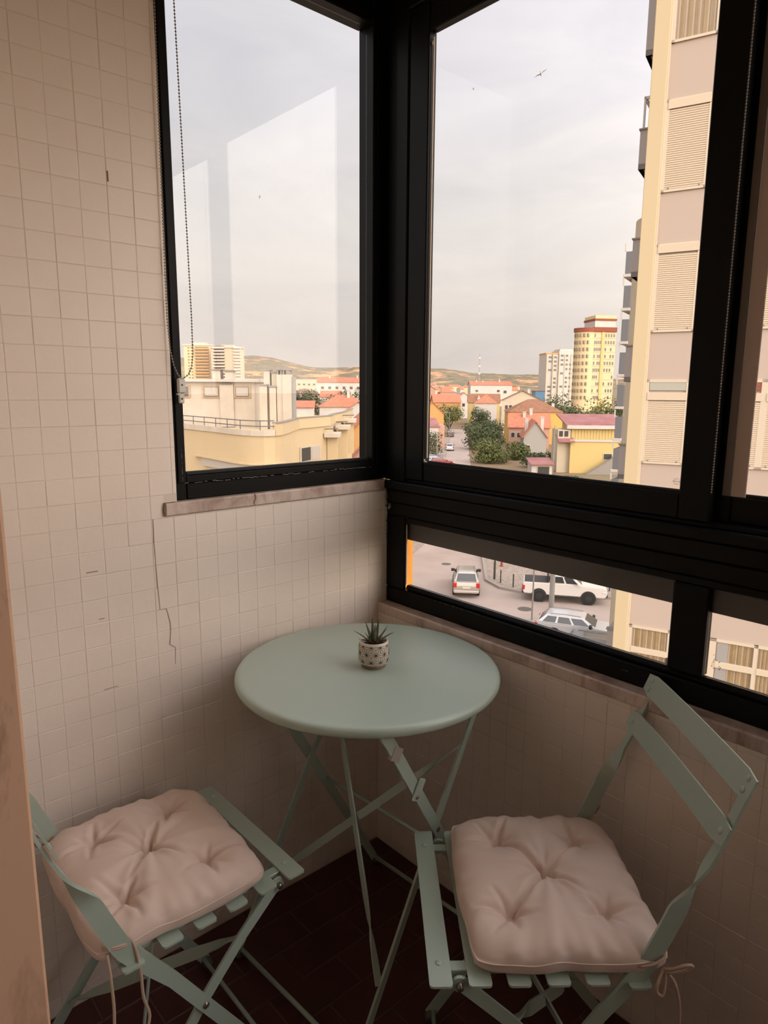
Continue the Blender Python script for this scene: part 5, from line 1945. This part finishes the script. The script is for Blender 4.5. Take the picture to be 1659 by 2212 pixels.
    MB().box(hl - .1, hl + .05, -W / 2 + .1, W / 2 - .1, bz, bz + .2, .04).build('bumper', trim_b, body)
    MB().box(-hl - .025, -hl, -.26, .26, tz - .22, tz - .10, .005).build('number_plate', plate, body)
    if kind == 'pickup':
        MB().box(-hl + .10, -1.05, -W / 2 + .10, W / 2 - .10, 1.27, 1.335, .02).build('bed_cover', trim_b, body)
        MB().box(-1.12, -1.0, -W / 2 + .12, W / 2 - .12, 1.3, 1.78, .03).build('roll_bar', trim_b, body)
        MB().box(-.9, .9, W / 2 - .06, W / 2 + .03, .42, .50, .02).build('side_step', trim_b, body)
        MB().box(-.9, .9, -W / 2 - .03, -W / 2 + .06, .42, .50, .02).build('side_step', trim_b, body)
    else:
        for s in (1, -1):
            MB().tube([(rx1 + .2, s * (W / 2 - .32), rz1 + .03), ((rx1 + fx1) / 2, s * (W / 2 - .32), rz1 + .07), (fx1 - .1, s * (W / 2 - .32), fz1 + .03)], .02, 6).build('roof_rail', rim, cabin)
        for x in (-.15, .55):
            for s in (1, -1):
                MB().box(x, x + .18, s * (W / 2 - .005), s * (W / 2 + .02), bz + .48, bz + .52, .005).build('door_handle', paint_, body)
    return o


car('silver beige car driving away up the street, red tail lamps showing', 5.75, 46.2, 90 - 6, 'mpv', car_beige, 4.4, 1.76)
car('white double-cab pickup parked along the cobbled corner', 12.0, 43.9, -12.5, 'pickup', car_white, 5.35, 1.86)
car('silver estate car parked below the pickup behind the thick pole', 11.0, 36.6, -22, 'estate', car_silver, 4.7, 1.78)
car('dark grey car half hidden below the silver estate car', 11.4, 33.0, -22, 'estate', car_dark, 4.5, 1.78)
car('pale car parked on the left of the street beside the pink house', 15.0, 157, 84, 'mpv', car_silver, 4.4, 1.76)
car('white car parked farther up the left of the street', 20.6, 214, 84, 'estate', car_white, 4.5, 1.76)
car('dark car parked behind the white one up the left of the street', 19.6, 203, 84, 'estate', car_dark, 4.4, 1.76)
car('white van-like car at the far end of the street', 35.0, 300, 84, 'mpv', car_white, 4.6, 1.9)
car('blue car parked under the tree at the left of the right window', 9.3, 131.5, 20, 'estate', car_blue, 4.3, 1.75)
car('white car parked before the blue one near the window frame', 9.6, 127.5, 15, 'estate', car_white, 4.4, 1.76)
car('red car only partly showing above the black window rail', 10.6, 124.6, 10, 'estate', mat('red_car_paint', (180, 50, 46), .25, coat=.5), 4.2, 1.74)

# ------------------------------------------------------------------ birds
gullw = mat('pale_gull_feathers', (196, 190, 186), .8)
gulld = mat('dark_wing_tip', (92, 88, 88), .8)
dark_bird = mat('dark_bird_feathers', (70, 64, 62), .9)


def bird(label, r, e, z, span, rot, roll, m, group=None):
    o = spot('flying_bird', r, e, z, rot)
    o.rotation_euler = (R(roll), R(8), YAW - math.pi / 2 + R(rot))
    tag(o, label, 'bird')
    L_ = span * .45
    MB().tube([(-L_ * .55, 0, 0), (-L_ * .3, 0, 0), (0, 0, 0), (L_ * .3, 0, .01), (L_ * .45, 0, .01), (L_ * .55, 0, 0)], [.004, span * .035, span * .05, span * .035, span * .025, .003], 8).build('body', m, o, smooth=True)
    for s in (1, -1):
        pts = [(0, 0), (.22, .10), (.5, .03)]
        vs_ = []
        for yk, (y, zz_) in enumerate(pts):
            ch = span * (.13, .12, .02)[yk]
            xo = (0, span * .04, -span * .05)[yk]
            vs_ += [(xo + ch / 2, s * y * span, zz_ * span * .8 + .006), (xo - ch / 2, s * y * span, zz_ * span * .8), (xo, s * y * span, zz_ * span * .8 + .016)]
        fs_ = []
        for k in range(2):
            b = k * 3
            fs_ += [(b, b + 3, b + 5, b + 2), (b + 2, b + 5, b + 4, b + 1), (b + 1, b + 4, b + 3, b)]
        fs_ += [(6, 7, 8), (2, 1, 0)]
        MB().add(vs_, fs_).build('wing', m, o)
    MB().add([(-L_ * .5, 0, .01), (-L_ * .75, .05 * span, 0), (-L_ * .75, -.05 * span, 0), (-L_ * .6, 0, -.01)], [(0, 1, 2), (0, 3, 1), (0, 2, 3), (1, 3, 2)]).build('tail', m, o)


bird('pale gull gliding with spread wings high in the right window', 12.3, 60, 26.2, 1.15, 70, -28, gullw)
bird('tiny dark bird left of the gull in the right window', 13.9, 120, 48.8, .7, 10, 60, dark_bird)
bird('small dark bird high in the left window', -15.6, 90, 24.6, .62, 0, 80, dark_bird)
